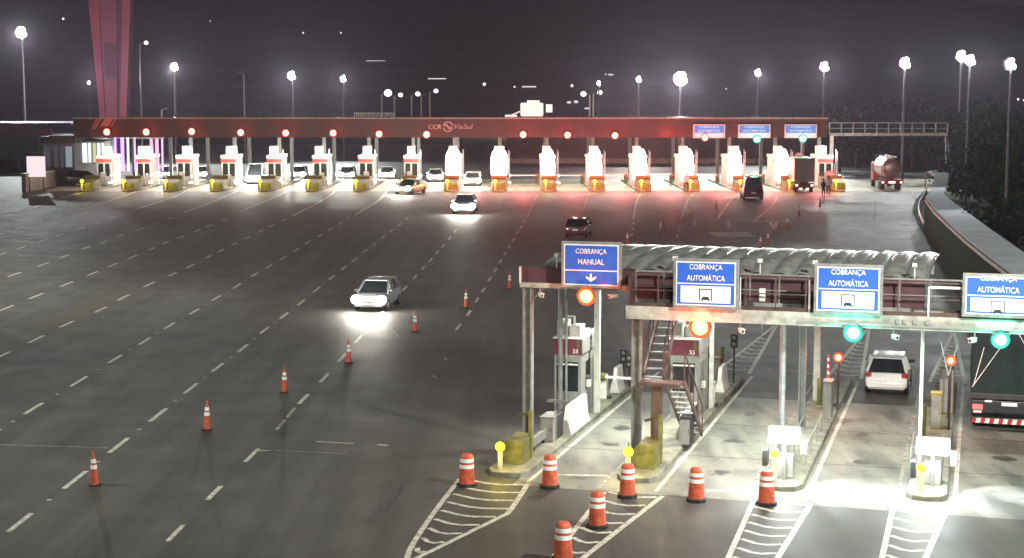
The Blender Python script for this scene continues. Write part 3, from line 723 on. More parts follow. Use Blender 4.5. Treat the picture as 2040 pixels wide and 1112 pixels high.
# --- service walkway with stairs
wy = nthing('service_walkway', 'raised service walkway with white beam and railings across the lanes', 'walkway', 0, 0)
MB().box(3.6, 22, -1.35, -1.15, 4.69, 5.10).build('beam', M_beam, wy)
MB().box(3.6, 22, -.45, -.25, 4.69, 5.10).build('beam', M_beam, wy)
MB().box(3.6, 22, -1.15, -.45, 5.02, 5.07).build('deck', M_grey, wy)
for vv in (-1.25, -.35):
    g = MB(); us = [3.7+.91*i for i in range(21)]
    for u in us: g.box(u-.02, u+.02, vv-.02, vv+.02, 5.1, 6.1)
    g.box(3.7, 22, vv-.025, vv+.025, 6.08, 6.13); g.box(3.7, 22, vv-.015, vv+.015, 5.6, 5.63); g.box(3.7, 22, vv-.01, vv+.01, 5.1, 5.22)
    g.build('railing', M_rail if vv < -1 else M_steel, wy)
g = MB(); g.box(12.75, 12.8, -1.3, -1.26, 5.1, 6.0); g.box(7.16, 7.19, -1.3, -1.26, 5.1, 6.1); g.box(9.25, 9.3, -1.3, -1.26, 5.1, 6.1); g.box(12.8, 13.9, -1.32, -1.26, 5.95, 6.02); g.parts('white_post', M_white, wy)
MB().box(3.66, 3.70, -1.28, -.35, 5.1, 6.05).build('end_panel', M_maroon, wy)
g = MB()
for u, v in ((3.8, -.55), ): 
    g.box(u-.15, u-.09, v-.14, v+.14, .16, 4.69); g.box(u+.09, u+.15, v-.14, v+.14, .16, 4.69); g.box(u-.09, u+.09, v-.03, v+.03, .16, 4.69)
g.build('column', M_steel, wy)
g = MB(); g.rod((8.38, -.2, .16), (8.38, -.2, 4.69), .10); g.build('column', M_steel, wy)
g = MB(); g.rod((12.62, -.8, .16), (12.62, -.8, 4.69), .055); g.build('column', M_white, wy)
g = MB(); g.rod((13.05, -.9, 4.69), (13.4, -.9, 3.3), .02); g.rod((13.75, -.9, 4.69), (13.4, -.9, 3.3), .02); g.rod((7.7, 0, 4.69), (7.1, 4.5, 3.4), .02); g.parts('stay_wire', M_steel, wy)
# stairs: upper flight from deck down to landing, lower flight from landing to island
for (p0, p1, n, nm, w0, w1) in (((4.0, 3.0, 4.95), (4.0, -.4, 2.72), 11, 'upper_stair', 4.02, 4.62), ((0, 0, 0), (0, 0, 0), 11, 'lower_stair', 4.72, 5.3)):
    g = MB()
    if nm == 'upper_stair': a = Vector((0, 2.7, 4.9)); b = Vector((0, -.45, 2.72))
    else: a = Vector((0, -.45, 2.6)); b = Vector((0, 3.1, .22))
    for i in range(n):
        p = a.lerp(b, i/(n-1)); g.box(w0, w1, p.y-.13, p.y+.13, p.z-.02, p.z+.02)
    g.parts('tread', M_steel, wy)
    g = MB()
    for x in (w0-.02, w1+.02):
        g.bar((x, a.y, a.z), (x, b.y, b.z), .05, .22)
        g.bar((x, a.y, a.z+.95), (x, b.y, b.z+.95), .04, .04)
        for q in (0, .25, .5, .75, 1): p = a.lerp(b, q); g.box(x-.018, x+.018, p.y-.018, p.y+.018, p.z, p.z+.95)
    g.build('stair_rail', M_rail, wy)
MB().box(4.0, 5.32, -1.25, -.5, 2.56, 2.66).build('landing', M_rail, wy)
g = MB(); g.box(4.38, 4.72, -1.1, -.82, .16, 2.56); g.build('landing_column', M_rail, wy)
g = MB(); g.box(8.9, 20, -1.42, -1.36, 4.78, 4.84)
for u in (11.9, 12.1, 12.4, 12.75, 15.3): g.box(u-.05, u+.05, -1.40, -1.36, 4.86, 5.0)
g.build('cable_tray', M_grey, wy)
MB().bevbox(7.72, 7.9, -1.1, -.9, 5.35, 5.75, .02).build('equipment_box', M_white, wy)

def camera_unit(label, u, v, z, yaw=0.0):
    t = nthing('security_camera', label, 'camera', u, v, z); t.rotation_euler = (0, 0, -YAW+yaw)
    MB().bevbox(-.06, .06, -.28, .08, -.06, .06, .02).build('camera_body', M_white, t); MB().box(-.075, .075, -.32, .06, .06, .075).build('sun_shield', M_white, t)
    MB().rod((0, .05, 0), (0, .05, .22), .025).build('bracket', M_steel, t); MB().rod((0, -.285, 0), (0, -.275, 0), .04, n=12).build('lens', M_glass, t)
camera_unit('small white camera hanging left under the first beam by the COBRANÇA MANUAL sign', .5, -.2, 5.2, .5)
camera_unit('small white camera right of the red-amber signal under the fascia', 3.0, -.2, 5.25, -.5)
camera_unit('small white camera under the walkway beam right of the yellow-red signal', 7.2, -1.25, 4.45, .4)
camera_unit('small white camera under the walkway beam left of the green lorry signal', 14.1, -1.25, 4.45, -.4)
camera_unit('small white camera under the walkway beam right of the hatchback lane signal', 11.8, -1.25, 4.45, .4)
# --- blue overhead signs
def lane_sign(label, u0, u1, z0, z1, v, l1, l2, pict, depth=.12):
    cx, cz, w, h = (u0+u1)/2, (z0+z1)/2, u1-u0, z1-z0
    t = nthing('lane_sign', label, 'sign', cx, v, cz, 'blue lane signs over the near lanes')
    MB().bevbox(-w/2, w/2, 0, depth, -h/2, h/2, .015).build('frame', M_steel, t)
    y = -.012; f = MB(); a = .09
    f.box(-w/2+a, w/2-a, y, 0, -h/2+a, h/2-a); f.build('white_border', M_refl, t)
    MB().box(-w/2+a+.04, w/2-a-.04, y-.006, y, .02 if pict else -.16, h/2-a-.04).build('blue_field', M_blue, t)
    MB().box(-w/2+a+.04, w/2-a-.04, y-.006, y, -h/2+a+.04, -.02 if pict else -.20).build('blue_field', M_blue, t)
    cz1 = .54*h/1.5; cz2 = .25*h/1.5
    zz = (.50, .20) if pict else (.42, .10)
    text(l1, 'lettering', 1.02, .20, 0, y-.006, zz[0]+.0, M_refl, t, .012); text(l2, 'lettering', 1.18 if pict else .86, .22 if pict else .18, 0, y-.006, zz[1]+.0, M_refl, t, .012)
    if pict:
        MB().box(-w/2+a+.15, w/2-a-.15, y-.012, y-.006, -h/2+a+.09, -.07).build('white_panel', M_refl, t)
        g = MB(); yy = y-.018; zc = -.34
        for x0, x1, z0_, z1_ in ((-.2, -.17, -.18, .16), (.17, .2, -.18, .16), (-.2, .2, .16, .19), (-.13, .13, -.155, -.12)): g.box(x0, x1, yy, y-.012, zc+z0_, zc+z1_)
        g.prism([(-.12, zc-.13), (-.08, zc-.06), (.08, zc-.06), (.12, zc-.13)], yy-.001, y-.012)
        g.box(-.12, -.08, yy, y-.012, zc-.19, zc-.15); g.box(.08, .12, yy, y-.012, zc-.19, zc-.15)
        g.build('car_pictogram', M_dark, t)
    else:
        g = MB(); zc = -.42; g.prism([(-.03, zc+.14), (.03, zc+.14), (.03, zc), (.17, zc+.06), (.17, zc), (0, zc-.13), (-.17, zc), (-.17, zc+.06), (-.03, zc)], y-.012, y-.006); g.build('down_arrow', M_refl, t)
    g = MB(); g.box(-w*.3, -w*.3+.06, depth, depth+.3, -h*.4, h*.4); g.box(w*.3-.06, w*.3, depth, depth+.3, -h*.4, h*.4); g.parts('mounting_bar', M_steel, t)
    return t
lane_sign('blue sign reading COBRANÇA MANUAL with a white down arrow', 1.28, 3.26, 5.51, 7.01, -.5, 'COBRANÇA', 'MANUAL', False)
lane_sign('blue COBRANÇA AUTOMÁTICA sign above the red and yellow signal', 5.12, 7.15, 5.12, 6.66, -1.5, 'COBRANÇA', 'AUTOMÁTICA', True)
lane_sign('blue COBRANÇA AUTOMÁTICA sign above the white hatchback lane', 9.42, 11.45, 5.11, 6.62, -1.5, 'COBRANÇA', 'AUTOMÁTICA', True)
lane_sign('blue COBRANÇA AUTOMÁTICA sign cut by the right edge of the picture', 13.73, 15.75, 5.17, 6.46, -1.5, 'COBRANÇA', 'AUTOMÁTICA', True)

# --- signals hanging over near lanes
NG = 'lane signals over the near lanes'
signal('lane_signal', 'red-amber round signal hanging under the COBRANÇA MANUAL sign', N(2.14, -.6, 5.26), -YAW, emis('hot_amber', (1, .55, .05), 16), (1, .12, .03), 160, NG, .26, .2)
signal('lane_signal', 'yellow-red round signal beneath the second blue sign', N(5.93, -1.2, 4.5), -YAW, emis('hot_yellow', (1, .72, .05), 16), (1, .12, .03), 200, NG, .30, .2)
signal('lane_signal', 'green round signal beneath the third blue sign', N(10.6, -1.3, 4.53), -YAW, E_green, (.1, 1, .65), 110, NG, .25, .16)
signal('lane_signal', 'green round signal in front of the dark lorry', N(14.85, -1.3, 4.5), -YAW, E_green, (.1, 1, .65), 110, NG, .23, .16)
for u, v, z, lab in ((9.35, 8.9, 2.12, 'orange-red post signal on the third island beside the white hatchback'), (13.36, 6.3, 2.6, 'red post signal on the fourth island beside the lorry')):
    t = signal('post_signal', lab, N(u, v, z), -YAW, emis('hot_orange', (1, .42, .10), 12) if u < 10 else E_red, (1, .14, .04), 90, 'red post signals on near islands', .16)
    MB().rod((0, .11, -z+.16), (0, .11, -.2), .045).build('post', M_dark, t)

# --- booths
def booth0():
    t = thing('toll_booth', '', 'toll booth', group='near toll booths')
    w, l = .98, 2.6
    g = MB(); x0, x1 = -w/2, w/2
    g.box(x0, x1, 0, .06, 0, .95); g.box(x0, x1, 0, .06, 2.02, 2.3); g.box(x0, x0+.08, 0, .06, .95, 2.02); g.box(x1-.1, x1, 0, .06, .95, 2.02)
    g.box(x1-.06, x1, .06, l, 0, .9); g.box(x1-.06, x1, .06, l, 1.95, 2.3); g.box(x1-.06, x1, .06, .7, .9, 1.95); g.box(x1-.06, x1, 1.5, l, .9, 1.95)
    g.box(x0, x0+.06, .06, l, 0, 2.3); g.box(x0+.06, x1-.06, l-.06, l, 0, 2.3); g.build('wall', M_grey, t)
    MB().box(x0+.08, x1-.1, .02, .04, .95, 2.02).build('front_window', M_glass, t)
    MB().box(x1-.04, x1-.02, .7, 1.5, .9, 1.95).build('side_window', M_glass, t)
    MB().bevbox(x0-.04, x1+.03, -.04, l+.04, 2.3, 2.86, .02).build('roof_fascia', M_boothred, t)
    MB().box(x1+.03, x1+.06, -.02, l, 2.32, 2.84).build('side_fascia', M_grey, t)
    MB().box(x0-.05, x1+.07, -.06, l+.05, 2.86, 2.90).build('roof', M_white, t)
    text('33', 'booth_number', .2, .16, x1-.2, -.04, 2.42, M_refl, t, .02)
    MB().box(x1-.14, x1-.04, -.065, -.042, 2.5, 2.84).build('yellow_strip', M_yellow, t)
    a = MB().bevbox(x0+.06, x0+.42, .15, .75, 2.9, 3.5, .03).build('air_conditioner', M_white, t)
    MB().box(x0+.12, x0+.36, .13, .148, 2.98, 3.4).build('grille', M_grey, a)
    MB().bevbox(x0+.46, x1-.1, .3, 1.0, 2.9, 3.3, .03).build('equipment_box', M_white, t)
    g = MB(); g.rod((x0+.6, .5, 3.3), (x0+.6, .5, 3.6), .035); g.rod((x0+.6, .5, 3.6), (x0+.25, .5, 3.6), .035); g.build('pipe', M_white, t)
    g = MB(); g.bar((x1+.07, -.02, 2.88), (x1+.07, 1.3, 3.1), .03, .05); g.build('bracket', M_white, t)
    MB().bevbox(x1+.01, x1+.14, .75, 1.0, 1.0, 1.25, .02).build('ticket_unit', M_white, t)
    MB().box(x1, x1+.02, 1.7, 2.35, .1, 1.95).build('door', mat('booth_door', (.20, .21, .16), .5), t)
    g = MB(); g.rod((x0+.1, -.03, 1.93), (x1-.12, -.03, 1.93), .035); g.build('tube_lamp', M_white, t)
    return t
B = booth0(); B.location = N(.16, 4.75, .16); B.rotation_euler = (0, 0, -YAW); B['label'] = 'grey toll booth with maroon top on the first island, behind the drum-lined post'
B2 = copy_tree(B, N(4.2, 5.7, .16), -YAW, 'grey toll booth with maroon top behind the metal staircase')

# --- jersey-type barriers, cabinets, cushions
def jersey(label, u, v, l, rz=0, h=.95):
    t = nthing('concrete_barrier', label, 'barrier', u, v, .16, 'white concrete barriers'); t.rotation_euler = (0, 0, -YAW+rz)
    MB().loft([[(-.2, y, 0), (.2, y, 0), (.14, y, .25), (.07, y, hh), (-.07, y, hh), (-.14, y, .25)] for y, hh in ((0, h*.55), (.25, h), (l, h))]).build('body', M_white, t); return t
jersey('white concrete barrier beside the first booth on the lane side', .85, 1.8, 2.7)
jersey('white concrete block beyond the barrier arm on the first island', .72, 9.9, 1.1)
jersey('white concrete block at the far end of the second island', 4.62, 11.2, 1.3)
jersey('white concrete block behind the staircase on the second island', 4.75, 2.2, 2.6, h=.8)
def nose(label, u, v):
    t = nthing('crash_cushion', label, 'crash cushion', u, v, .16, 'yellow crash cushions with beacons')
    MB().prism([(-.35, 0), (.42, 0), (.42, .72), (-.1, .78), (-.35, .5)], 0, 1.3).build('body', M_yellow, t)
    g = MB(); g.box(.36, .46, .9, 1.05, 0, 1.55); g.bar((.41, 1, 1.5), (-.2, 1.6, 1.2), .06, .08); g.build('post', M_yellow, t)
    return t
nose('yellow crash cushion at the tip of the first island', .25, -2.9)
nose('yellow crash cushion at the tip of the second island', 4.35, -2.4)
def beacon(label, loc, rz, h, r=.16, e=60, s=1.0, g_='yellow beacons'):
    t = thing('beacon', label, 'beacon lamp', loc, rz, g_)
    MB().box(-.07, .07, -.04, .04, 0, h-r).build('post', M_beam, t)
    MB().rod((0, 0, h+r*.8), (0, 0, h+r*.8+.18), .03, .01).build('cap', M_dark, t)
    MB().ball((0, -.02, h), r, r*.7, r, 16, 9).build('lens', E_yel, t, True); t.scale = (s, s, s)
    if e: light('beacon_light', (loc[0], loc[1]-.4*s, loc[2]+h*s), e, (1, .75, .08), .12)
    return t
beacon('yellow beacon lamp on the first near island', N(.15, -3.55, .1), -YAW, .75)
beacon('yellow beacon lamp on the second near island, above a drum', N(4.1, -3.1, .1), -YAW, .75)
beacon('yellow beacon lamp beside the floodlight on the third near island', N(8.55, -3.1, .1), -YAW, 1.0, .14)
beacon('yellow beacon lamp beside the floodlight on the fourth near island', N(12.75, -2.9, .1), -YAW, .8, .15)

def cabinet(label, u, v, w, d, h, m, z=.16, name='control_cabinet'):
    t = nthing(name, label, 'cabinet', u, v, z)
    MB().bevbox(0, w, 0, d, 0, h, .02).build('body', m, t)
    MB().box(.03, w-.03, -.012, 0, .06, h-.06).build('door', M_grey if m is not M_yellow else M_yellow, t)
    MB().box(w*.8, w*.84, -.03, -.012, h*.45, h*.6).build('handle', M_dark, t)
    g = MB(); g.box(-.015, w+.015, -.02, d+.01, h, h+.025); g.build('lid', m, t); return t
cabinet('low grey steel cabinet behind the first gantry post', .3, .55, .45, 1.0, .82, M_grey)
cabinet('dark cabinet beside the staircase foot', 4.9, 1.2, .35, .7, .95, M_dark)
cabinet('yellow box on the third island behind the white column', 8.8, 8.8, .3, .3, .5, M_yellow, name='meter_box')
cabinet('orange-brown box under the small signal on the second lane edge', 3.85, 13.9, .35, .3, .9, mat('ochre', (.45, .22, .06), .5), name='meter_box')
cabinet('tall grey payment cabinet behind the orange signal', 9.0, 7.0, .3, .7, 1.35, M_steel)
cabinet('yellow and black machine on the fourth island', 12.75, 6.3, .35, .5, 1.25, mat('olive_yellow', (.35, .30, .06), .5, var=.3))
cabinet('brown cabinet beneath the red signal of the fourth island', 12.95, 9.3, .5, .4, 1.7, mat('ochre2', (.22, .15, .06), .6))
# black panels beside the first booth, guard plate
t = nthing('black_screen', 'black slatted screen between the first post and the white barrier', 'screen', .42, 0.9, .16)
g = MB(); g.box(.3, .34, 0, 1.9, 0, .95); g.build('panel', M_black, t); g = MB(); g.box(.28, .36, -.04, 0, 0, 1.0); g.box(.28, .36, 1.9, 1.94, 0, 1.2); g.box(-.5, .36, 1.94, 1.98, .9, 1.0); g.parts('frame_post', M_steel, t)
t = nthing('black_screen', 'black slatted screen at the foot of the staircase', 'screen', 4.6, 1.2, .16)
g = MB(); g.box(.3, .34, 0, 3.4, 0, .8); g.build('panel', M_black, t); g = MB(); g.box(.28, .36, -.04, 0, 0, .85); g.box(.28, .36, 3.4, 3.44, 0, .85); g.parts('frame_post', M_steel, t)
t = nthing('guard_plate', 'low steel guard plate at the foot of the first gantry post', 'guard rail', .3, -.9, .16)
MB().bevbox(.2, .25, -1.6, 1.3, .18, .5, .02).build('plate', M_steel, t); g = MB()
for y in (-1.5, 0, 1.2): g.box(.12, .2, y, y+.08, 0, .45)
g.parts('post', M_dark, t)

# --- barrier gates
def gate(label, u, v, up, s=1, l=2.6):
    t = nthing('barrier_gate', label, 'barrier gate', u, v, .16, 'toll barrier gates')
    MB().bevbox(-.16, .16, -.16, .16, 0, .95, .03).build('housing', M_white, t)
    h = MB(); h.ball((0, -.2, .88), .17, .10, .17, 14, 8); h.build('hub', M_yellow, t, True)
    d = Vector((0, 0, 1)) if up else Vector((s, 0, -.02))
    a = MB(); b = MB()
    for k in range(8):
        p = Vector((0, -.22, .88))+d*(.1+k*l/8); (a if k % 2 == 0 or not up else b).bar(p, p+d*l/8, .07, .09)
    o = a.build('arm', M_refl, t)
    if b.v: b.build('red_band', mat('red_stripe', (.5, .03, .03), .4), o)
    MB().bevbox(-.12, .3, -.1, .1, -.0, .12, .02).build('foot', M_dark, t)
    return t
gate('closed white barrier arm across the first near lane', .55, 8.7, False)
gate('raised red and white barrier arm beside the second booth', 4.75, 8.3, True, l=2.3)
gate('raised white barrier arm on the third near island', 8.95, 9.6, True, l=1.0)
# --- small dark repeater signals and payment heads
def smallsig(label, u, v, h, m=M_dark, two=False):
    t = nthing('repeater_signal', label, 'traffic light', u, v, .16, 'small unlit repeater signals')
    MB().rod((0, 0, 0), (0, 0, h-.4), .04).build('post', M_dark, t)
    MB().bevbox(-.14, .14, -.08, .08, h-.45, h+.1, .02).build('housing', m, t)
    for z in (h-.04, h-.3):
        MB().ball((0, -.09, z), .07, .03, .07, 10, 6).build('lens', M_grey, t)
    return t
smallsig('small dark signal right of the first lane, beside the gantry post', 3.95, 13.2, 2.1)
smallsig('small dark signal at the far end of the second island', 4.85, 13.4, 1.9)
smallsig('small dark signal behind the first booth', .62, 12.0, 1.3)
smallsig('small dark signal beside the first barrier gate', .98, 11.4, 1.2)
smallsig('small dark signal behind the yellow machine of the fourth island', 13.3, 8.6, 2.2)
for u, v, h, lab in ((4.2, 14.5, 1.3, 'yellow bollard at the far end of the second island'), (8.6, 9.8, 1.0, 'yellow bollard behind the third island column'), (12.55, 5.0, 1.1, 'yellow bollard left of the machine on the fourth island')):
    t = nthing('bollard', lab, 'bollard', u, v, .16, 'yellow bollards'); MB().lathe([(.08, 0), (.08, h-.04), (.06, h)], n=14).build('tube', M_yellow, t, True); MB().lathe([(.13, 0), (.13, .02)], n=14).build('flange', M_dark, t)
# glass guard at 4th island and railing
t = nthing('hoop_railing', 'thin steel frame around the foot of the white post on the fourth island', 'railing', 12.4, -1.4, .16)
g = MB()
for a, b in (((0, 0, 0), (0, 0, 1.0)), ((.9, 0, 0), (.9, 0, 1.0)), ((0, 0, 1.0), (.9, 0, 1.0)), ((0, 0, 1.0), (0, 2.2, 1.0)), ((0, 2.2, 0), (0, 2.2, 1.0)), ((.9, 0, 1.0), (.9, 2.2, 1.0)), ((.9, 2.2, 0), (.9, 2.2, 1.0)), ((0, 1.1, 0), (0, 1.1, 1)), ((.9, 1.1, 0), (.9, 1.1, 1))): g.rod(a, b, .02, n=6)
g.build('rail', M_steel, t)
for (u, v, lab) in ((8.62, -.2, 'steel rail frame on the third island beside the floodlight'), ):
    t = nthing('hoop_railing', lab, 'railing', u, v, .16); g = MB()
    for x in (0, .55):
        g.rod((x, 0, .6), (x, 5.0, .6), .025, n=6)
        for y in (0, 1.6, 3.3, 5.0): g.rod((x, y, 0), (x, y, .6), .02, n=6)
    g.build('rail', M_steel, t)

# --- dazzling floodlights of the vehicle cameras
def flood(label, u, v, h, power, r):
    t = nthing('floodlight', label, 'floodlight', u, v, .16, 'low floodlights on the near islands')
    MB().rod((0, 0, 0), (0, 0, h-.15), .05).build('post', M_steel, t)
    MB().bevbox(-.50, .50, .0, .16, h-.27, h+.29, .06).build('housing', M_grey, t)
    MB().bevbox(-.44, .44, -.10, -.002, h-.21, h+.23, .045).build('lens', E_blueflood, t)
    MB().bevbox(.50, .72, -.25, .2, h-.5, h-.1, .03).build('camera_unit', M_grey, t)
    MB().bevbox(-.62, -.46, -.3, .1, h-.9, h-.4, .03).build('side_box', M_dark, t)
    MB().bevbox(-.25, .25, .25, .65, 0, .7, .03).build('glare_box', M_grey, t)  # boxes round the lamp, added so its glare has something to whiten
    light('flood_beam', N(u+.95, v+.7, h+.1), power, (.86, .95, 1), .12, spot=100, aim=N(u+2.4, v-.1, 0), blend=.35)
    light('flood_beam', N(u+.95, v+.5, h+.2), power*1.3, (.86, .95, 1), .12, spot=52, aim=N(u+3.2, v-.2, 0), blend=.5)
    light('flood_fill', N(u, v-.75, h+.35), power*.7, (.86, .95, 1), .2)  # added point lights, wash the things round the lamp white
    light('flood_fill', N(u-.7, v-.2, h-.1), power*.35, (.86, .95, 1), .2)
    light('flood_fill', N(u+.2, v+1.1, h+.3), power*.12, (.86, .95, 1), .2)
flood('dazzling blue-white floodlight on the third near island', 8.75, -2.55, 1.35, 420, .34)
flood('dazzling white floodlight on the fourth near island, left of the lorry lane', 13.05, -2.2, 1.2, 380, .28)
# luminaires under the near canopy
for u, e in ((2.4, 3600), (6.5, 2500), (10.7, 1300), (15.0, 250)):
    for v in (1.6, 6.0):
        t = nthing('ceiling_lamp', 'white lamp under the near canopy over the %s lane' % {2.4: 'first', 6.5: 'second', 10.7: 'third', 15.0: 'fourth'}[u], 'lamp', u, v, 5.2, 'lamps under the near canopy') if False else None
        light('canopy_lamp', N(u, v, 5.25), e*.5, (.97, 1, .86), .25, spot=150, aim=N(u, v, 0), blend=.8)

# ============================================================ FAR TOLL PLAZA
KF = YF/F
def FX(px): return (px-1020)*KF
def FZ(py): return atY(1020, py, YF)[1]
fc = thing('toll_plaza_canopy', 'long dull red toll plaza canopy spanning the far booths', 'canopy', (0, YF, 0))
xa, xb = FX(150), FX(1645); zt, zb = FZ(237), FZ(274)
g = MB(); g.box(xa, xb, 0, .5, zb, zt); g.build('fascia', M_red, fc)
g = MB(); g.box(xa-.1, xb+.1, -.08, .55, zt, zt+.16); g.build('coping', M_beam, fc)
MB().box(xa, xb, .5, 24, zb+.6, zt-.3).build('roof', M_dark, fc)
MB().box(xa, xb, 24, 24.5, zb-.0, zt).build('rear_fascia', M_red, fc)
for i, x in enumerate(FAR_X):
    g = MB(); g.box(x-.22, x+.22, 8, 8.5, .2, zb+.6); g.box(x-.22, x+.22, 20, 20.5, .2, zb+.6); g.parts('column', M_steel, fc)
g = MB()
for i in range(1, 12): g.box(lerp(xa, xb, i/12)-.02, lerp(xa, xb, i/12)+.02, -.015, 0, zb, zt)
g.parts('panel_joint', M_dark, fc)
g = MB()
def para(x0, x1, z0, z1, sl): g.prism([(x0, z0), (x1, z0), (x1+sl, z1), (x0+sl, z1)], -.03, 0.0)
para(FX(185), FX(188), FZ(258), FZ(234)-.2, FX(196)-FX(185)); para(FX(191), FX(194), FZ(257), FZ(234)-.2, FX(196)-FX(185))
para(FX(203), FX(219), FZ(252), FZ(236), FX(196)-FX(185)); para(FX(223), FX(226), FZ(252), FZ(236), FX(196)-FX(185))
g.build('white_stripes', mat('faded_white', (.42, .28, .24), .6), fc)
M_let = mat('lettering_white', (.62, .50, .50), .5)
text('CCR', 'lettering', FX(880)-FX(854), FZ(248)-FZ(257), FX(867), -.02, FZ(252.5), M_let, fc, .02, .04, .15)
text('ViaSul', 'lettering', FX(943)-FX(906), FZ(247)-FZ(257), FX(924), -.02, FZ(252), M_let, fc, .0, .04, .2)
g = MB(); cx_, cz_, rr_ = FX(893), FZ(252.5), .62
for k in range(24):
    a = 2*math.pi*k/24; b = 2*math.pi*(k+1)/24
    g.bar((cx_+rr_*math.cos(a), -.04, cz_+rr_*math.sin(a)), (cx_+rr_*math.cos(b), -.04, cz_+rr_*math.sin(b)), .04, .14)
for k in range(10):
    a = k/10; b = (k+1)/10
    f_ = lambda q: (cx_-.38+.76*q, -.04, cz_+.30*math.sin(q*2*math.pi))
    g.bar(f_(a), f_(b), .04, .2)
g.build('emblem', M_let, fc)

beacon('yellow beacon at the foot of the stained wall, leftmost of all beacons', XY(149, 368), 0, .9, .2, 130, 1.5, 'yellow beacons of the far plaza')
# lane signals on the far fascia
FS = 'lane signals along the far canopy'
names = ['first', 'second', 'third', 'fourth', 'fifth', 'sixth', 'seventh', 'eighth', 'ninth', 'tenth', 'eleventh', 'twelfth', 'thirteenth']
for i, (px, py) in enumerate(((218, 263), (296, 263), (386, 262), (483, 264), (572, 265), (666, 265), (757, 267), (851, 268), (1042, 268), (1130, 269), (1224, 270), (1402, 274))):
    lab = '%s red lane signal from the left on the far canopy' % names[i] if i < 11 else 'red-amber signal under the leftmost of the three blue signs on the far canopy'
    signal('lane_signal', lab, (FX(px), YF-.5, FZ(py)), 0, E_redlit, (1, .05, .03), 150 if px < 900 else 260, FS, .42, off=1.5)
for px, py, lab in ((1505, 277, 'green signal under the middle blue sign of the far canopy'), (1596, 276, 'green signal under the right-hand blue sign of the far canopy')):
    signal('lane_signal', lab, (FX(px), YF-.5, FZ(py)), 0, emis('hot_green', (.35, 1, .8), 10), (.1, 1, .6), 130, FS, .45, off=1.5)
light('signal_light', (FX(1330), YF-2.2, FZ(268)), 300, (1, .05, .03), .3)  # red lamp with no signal of its own
for x0, x1, lab in ((1379, 1442, 'pale blue sign board above the red-amber signal, left of the three'), (1468, 1532, 'pale blue sign board above a green signal, middle of the three'), (1560, 1624, 'pale blue sign board above a green signal, right of the three')):
    cx2 = (FX(x0)+FX(x1))/2; w2 = FX(x1)-FX(x0); t = thing('lane_sign', lab, 'sign', (cx2, YF-.35, (FZ(248)+FZ(275))/2), 0, 'blue signs on the far canopy'); h2 = FZ(248)-FZ(275)
    MB().box(-w2/2, w2/2, 0, .2, -h2/2, h2/2).build('frame', M_refl, t)
    MB().box(-w2/2+.14, w2/2-.14, -.02, 0, -h2*.12, h2/2-.12).build('blue_field', emis('lit_blue_field', (.16, .36, .95), .75), t)
    MB().box(-w2/2+.3, w2/2-.3, -.02, 0, -h2/2+.12, -h2*.18).build('white_panel', emis('lit_white_panel', (.9, .95, 1), .9), t)
    text('COBRANÇA', 'lettering', w2*.62, .32, 0, -.02, h2*.30, emis('lit_lettering', (.9, .95, 1), .9), t, .01); text('AUTOMÁTICA', 'lettering', w2*.7, .36, 0, -.02, h2*.06, emis('lit_lettering', (.9, .95, 1), .9), t, .01)

# far booths
def fbooth():
    t = thing('toll_booth', '', 'toll booth', group='toll booths of the far plaza')
    g = MB(); g.box(-.95, -.8, 0, 5, 0, 3.7); g.box(.8, .95, 0, 5, 0, 3.7); g.box(-.8, .8, 0, .1, 0, 1.3); g.box(-.8, .8, 0, .1, 3.0, 3.7); g.box(-.8, .8, 4.9, 5, 0, 3.7); g.box(-.1, .1, 0, .1, 1.3, 3.0)
    g.build('wall', mat('booth_cream', (.55, .52, .46), .5, var=.1), t)
    MB().box(-.8, .8, .1, .14, 1.3, 3.0).build('front_window', M_glass, t)
    MB().bevbox(-1.05, 1.05, -.1, 5.1, 3.7, 4.1, .04).build('roof', M_white, t)
    MB().bevbox(-.75, .55, .2, 1.6, 4.1, 5.3, .08).build('air_conditioner', M_white, t)
    MB().box(-1.0, 1.0, -.14, -.1, 3.2, 3.6).build('red_band', mat('booth_red', (.45, .06, .05), .5), t)
    g = MB(); g.box(-.6, -.5, -.5, -.4, 0, 1.6); g.box(.95, 1.05, -1.0, -.9, 0, 3.0); g.box(1.2, 1.28, -.6, -.5, 0, 4.9); g.parts('post', M_steel, t)
    MB().bevbox(-.35, .35, -.5, -.1, .1, 1.5, .05).build('ticket_unit', mat('machine_grey', (.4, .4, .38), .5), t)
    return t
FB = fbooth(); YB = YF+3.5
def fnoses():
    t = thing('crash_cushion', '', 'crash cushion', group='yellow crash cushions with beacons')
    MB().loft([[(-.9, 0, 0), (.9, 0, 0), (.8, 0, .9), (-.8, 0, .9)], [(-1.0, 3, 0), (1.0, 3, 0), (.95, 3, 1.4), (-.95, 3, 1.4)]]).build('body', M_yellow, t)
    MB().box(-1.0, 1.0, 3, 3.2, 0, 1.7).build('back_plate', mat('olive', (.3, .28, .08), .6), t); return t
FN = fnoses()
ordn = ['first', 'second', 'third', 'fourth', 'fifth', 'sixth', 'seventh', 'eighth', 'ninth', 'tenth', 'eleventh', 'twelfth', 'thirteenth', 'fourteenth', 'fifteenth', 'sixteenth', 'seventeenth']
E_glare = emis('booth_glare', (1, .95, .88), 9)
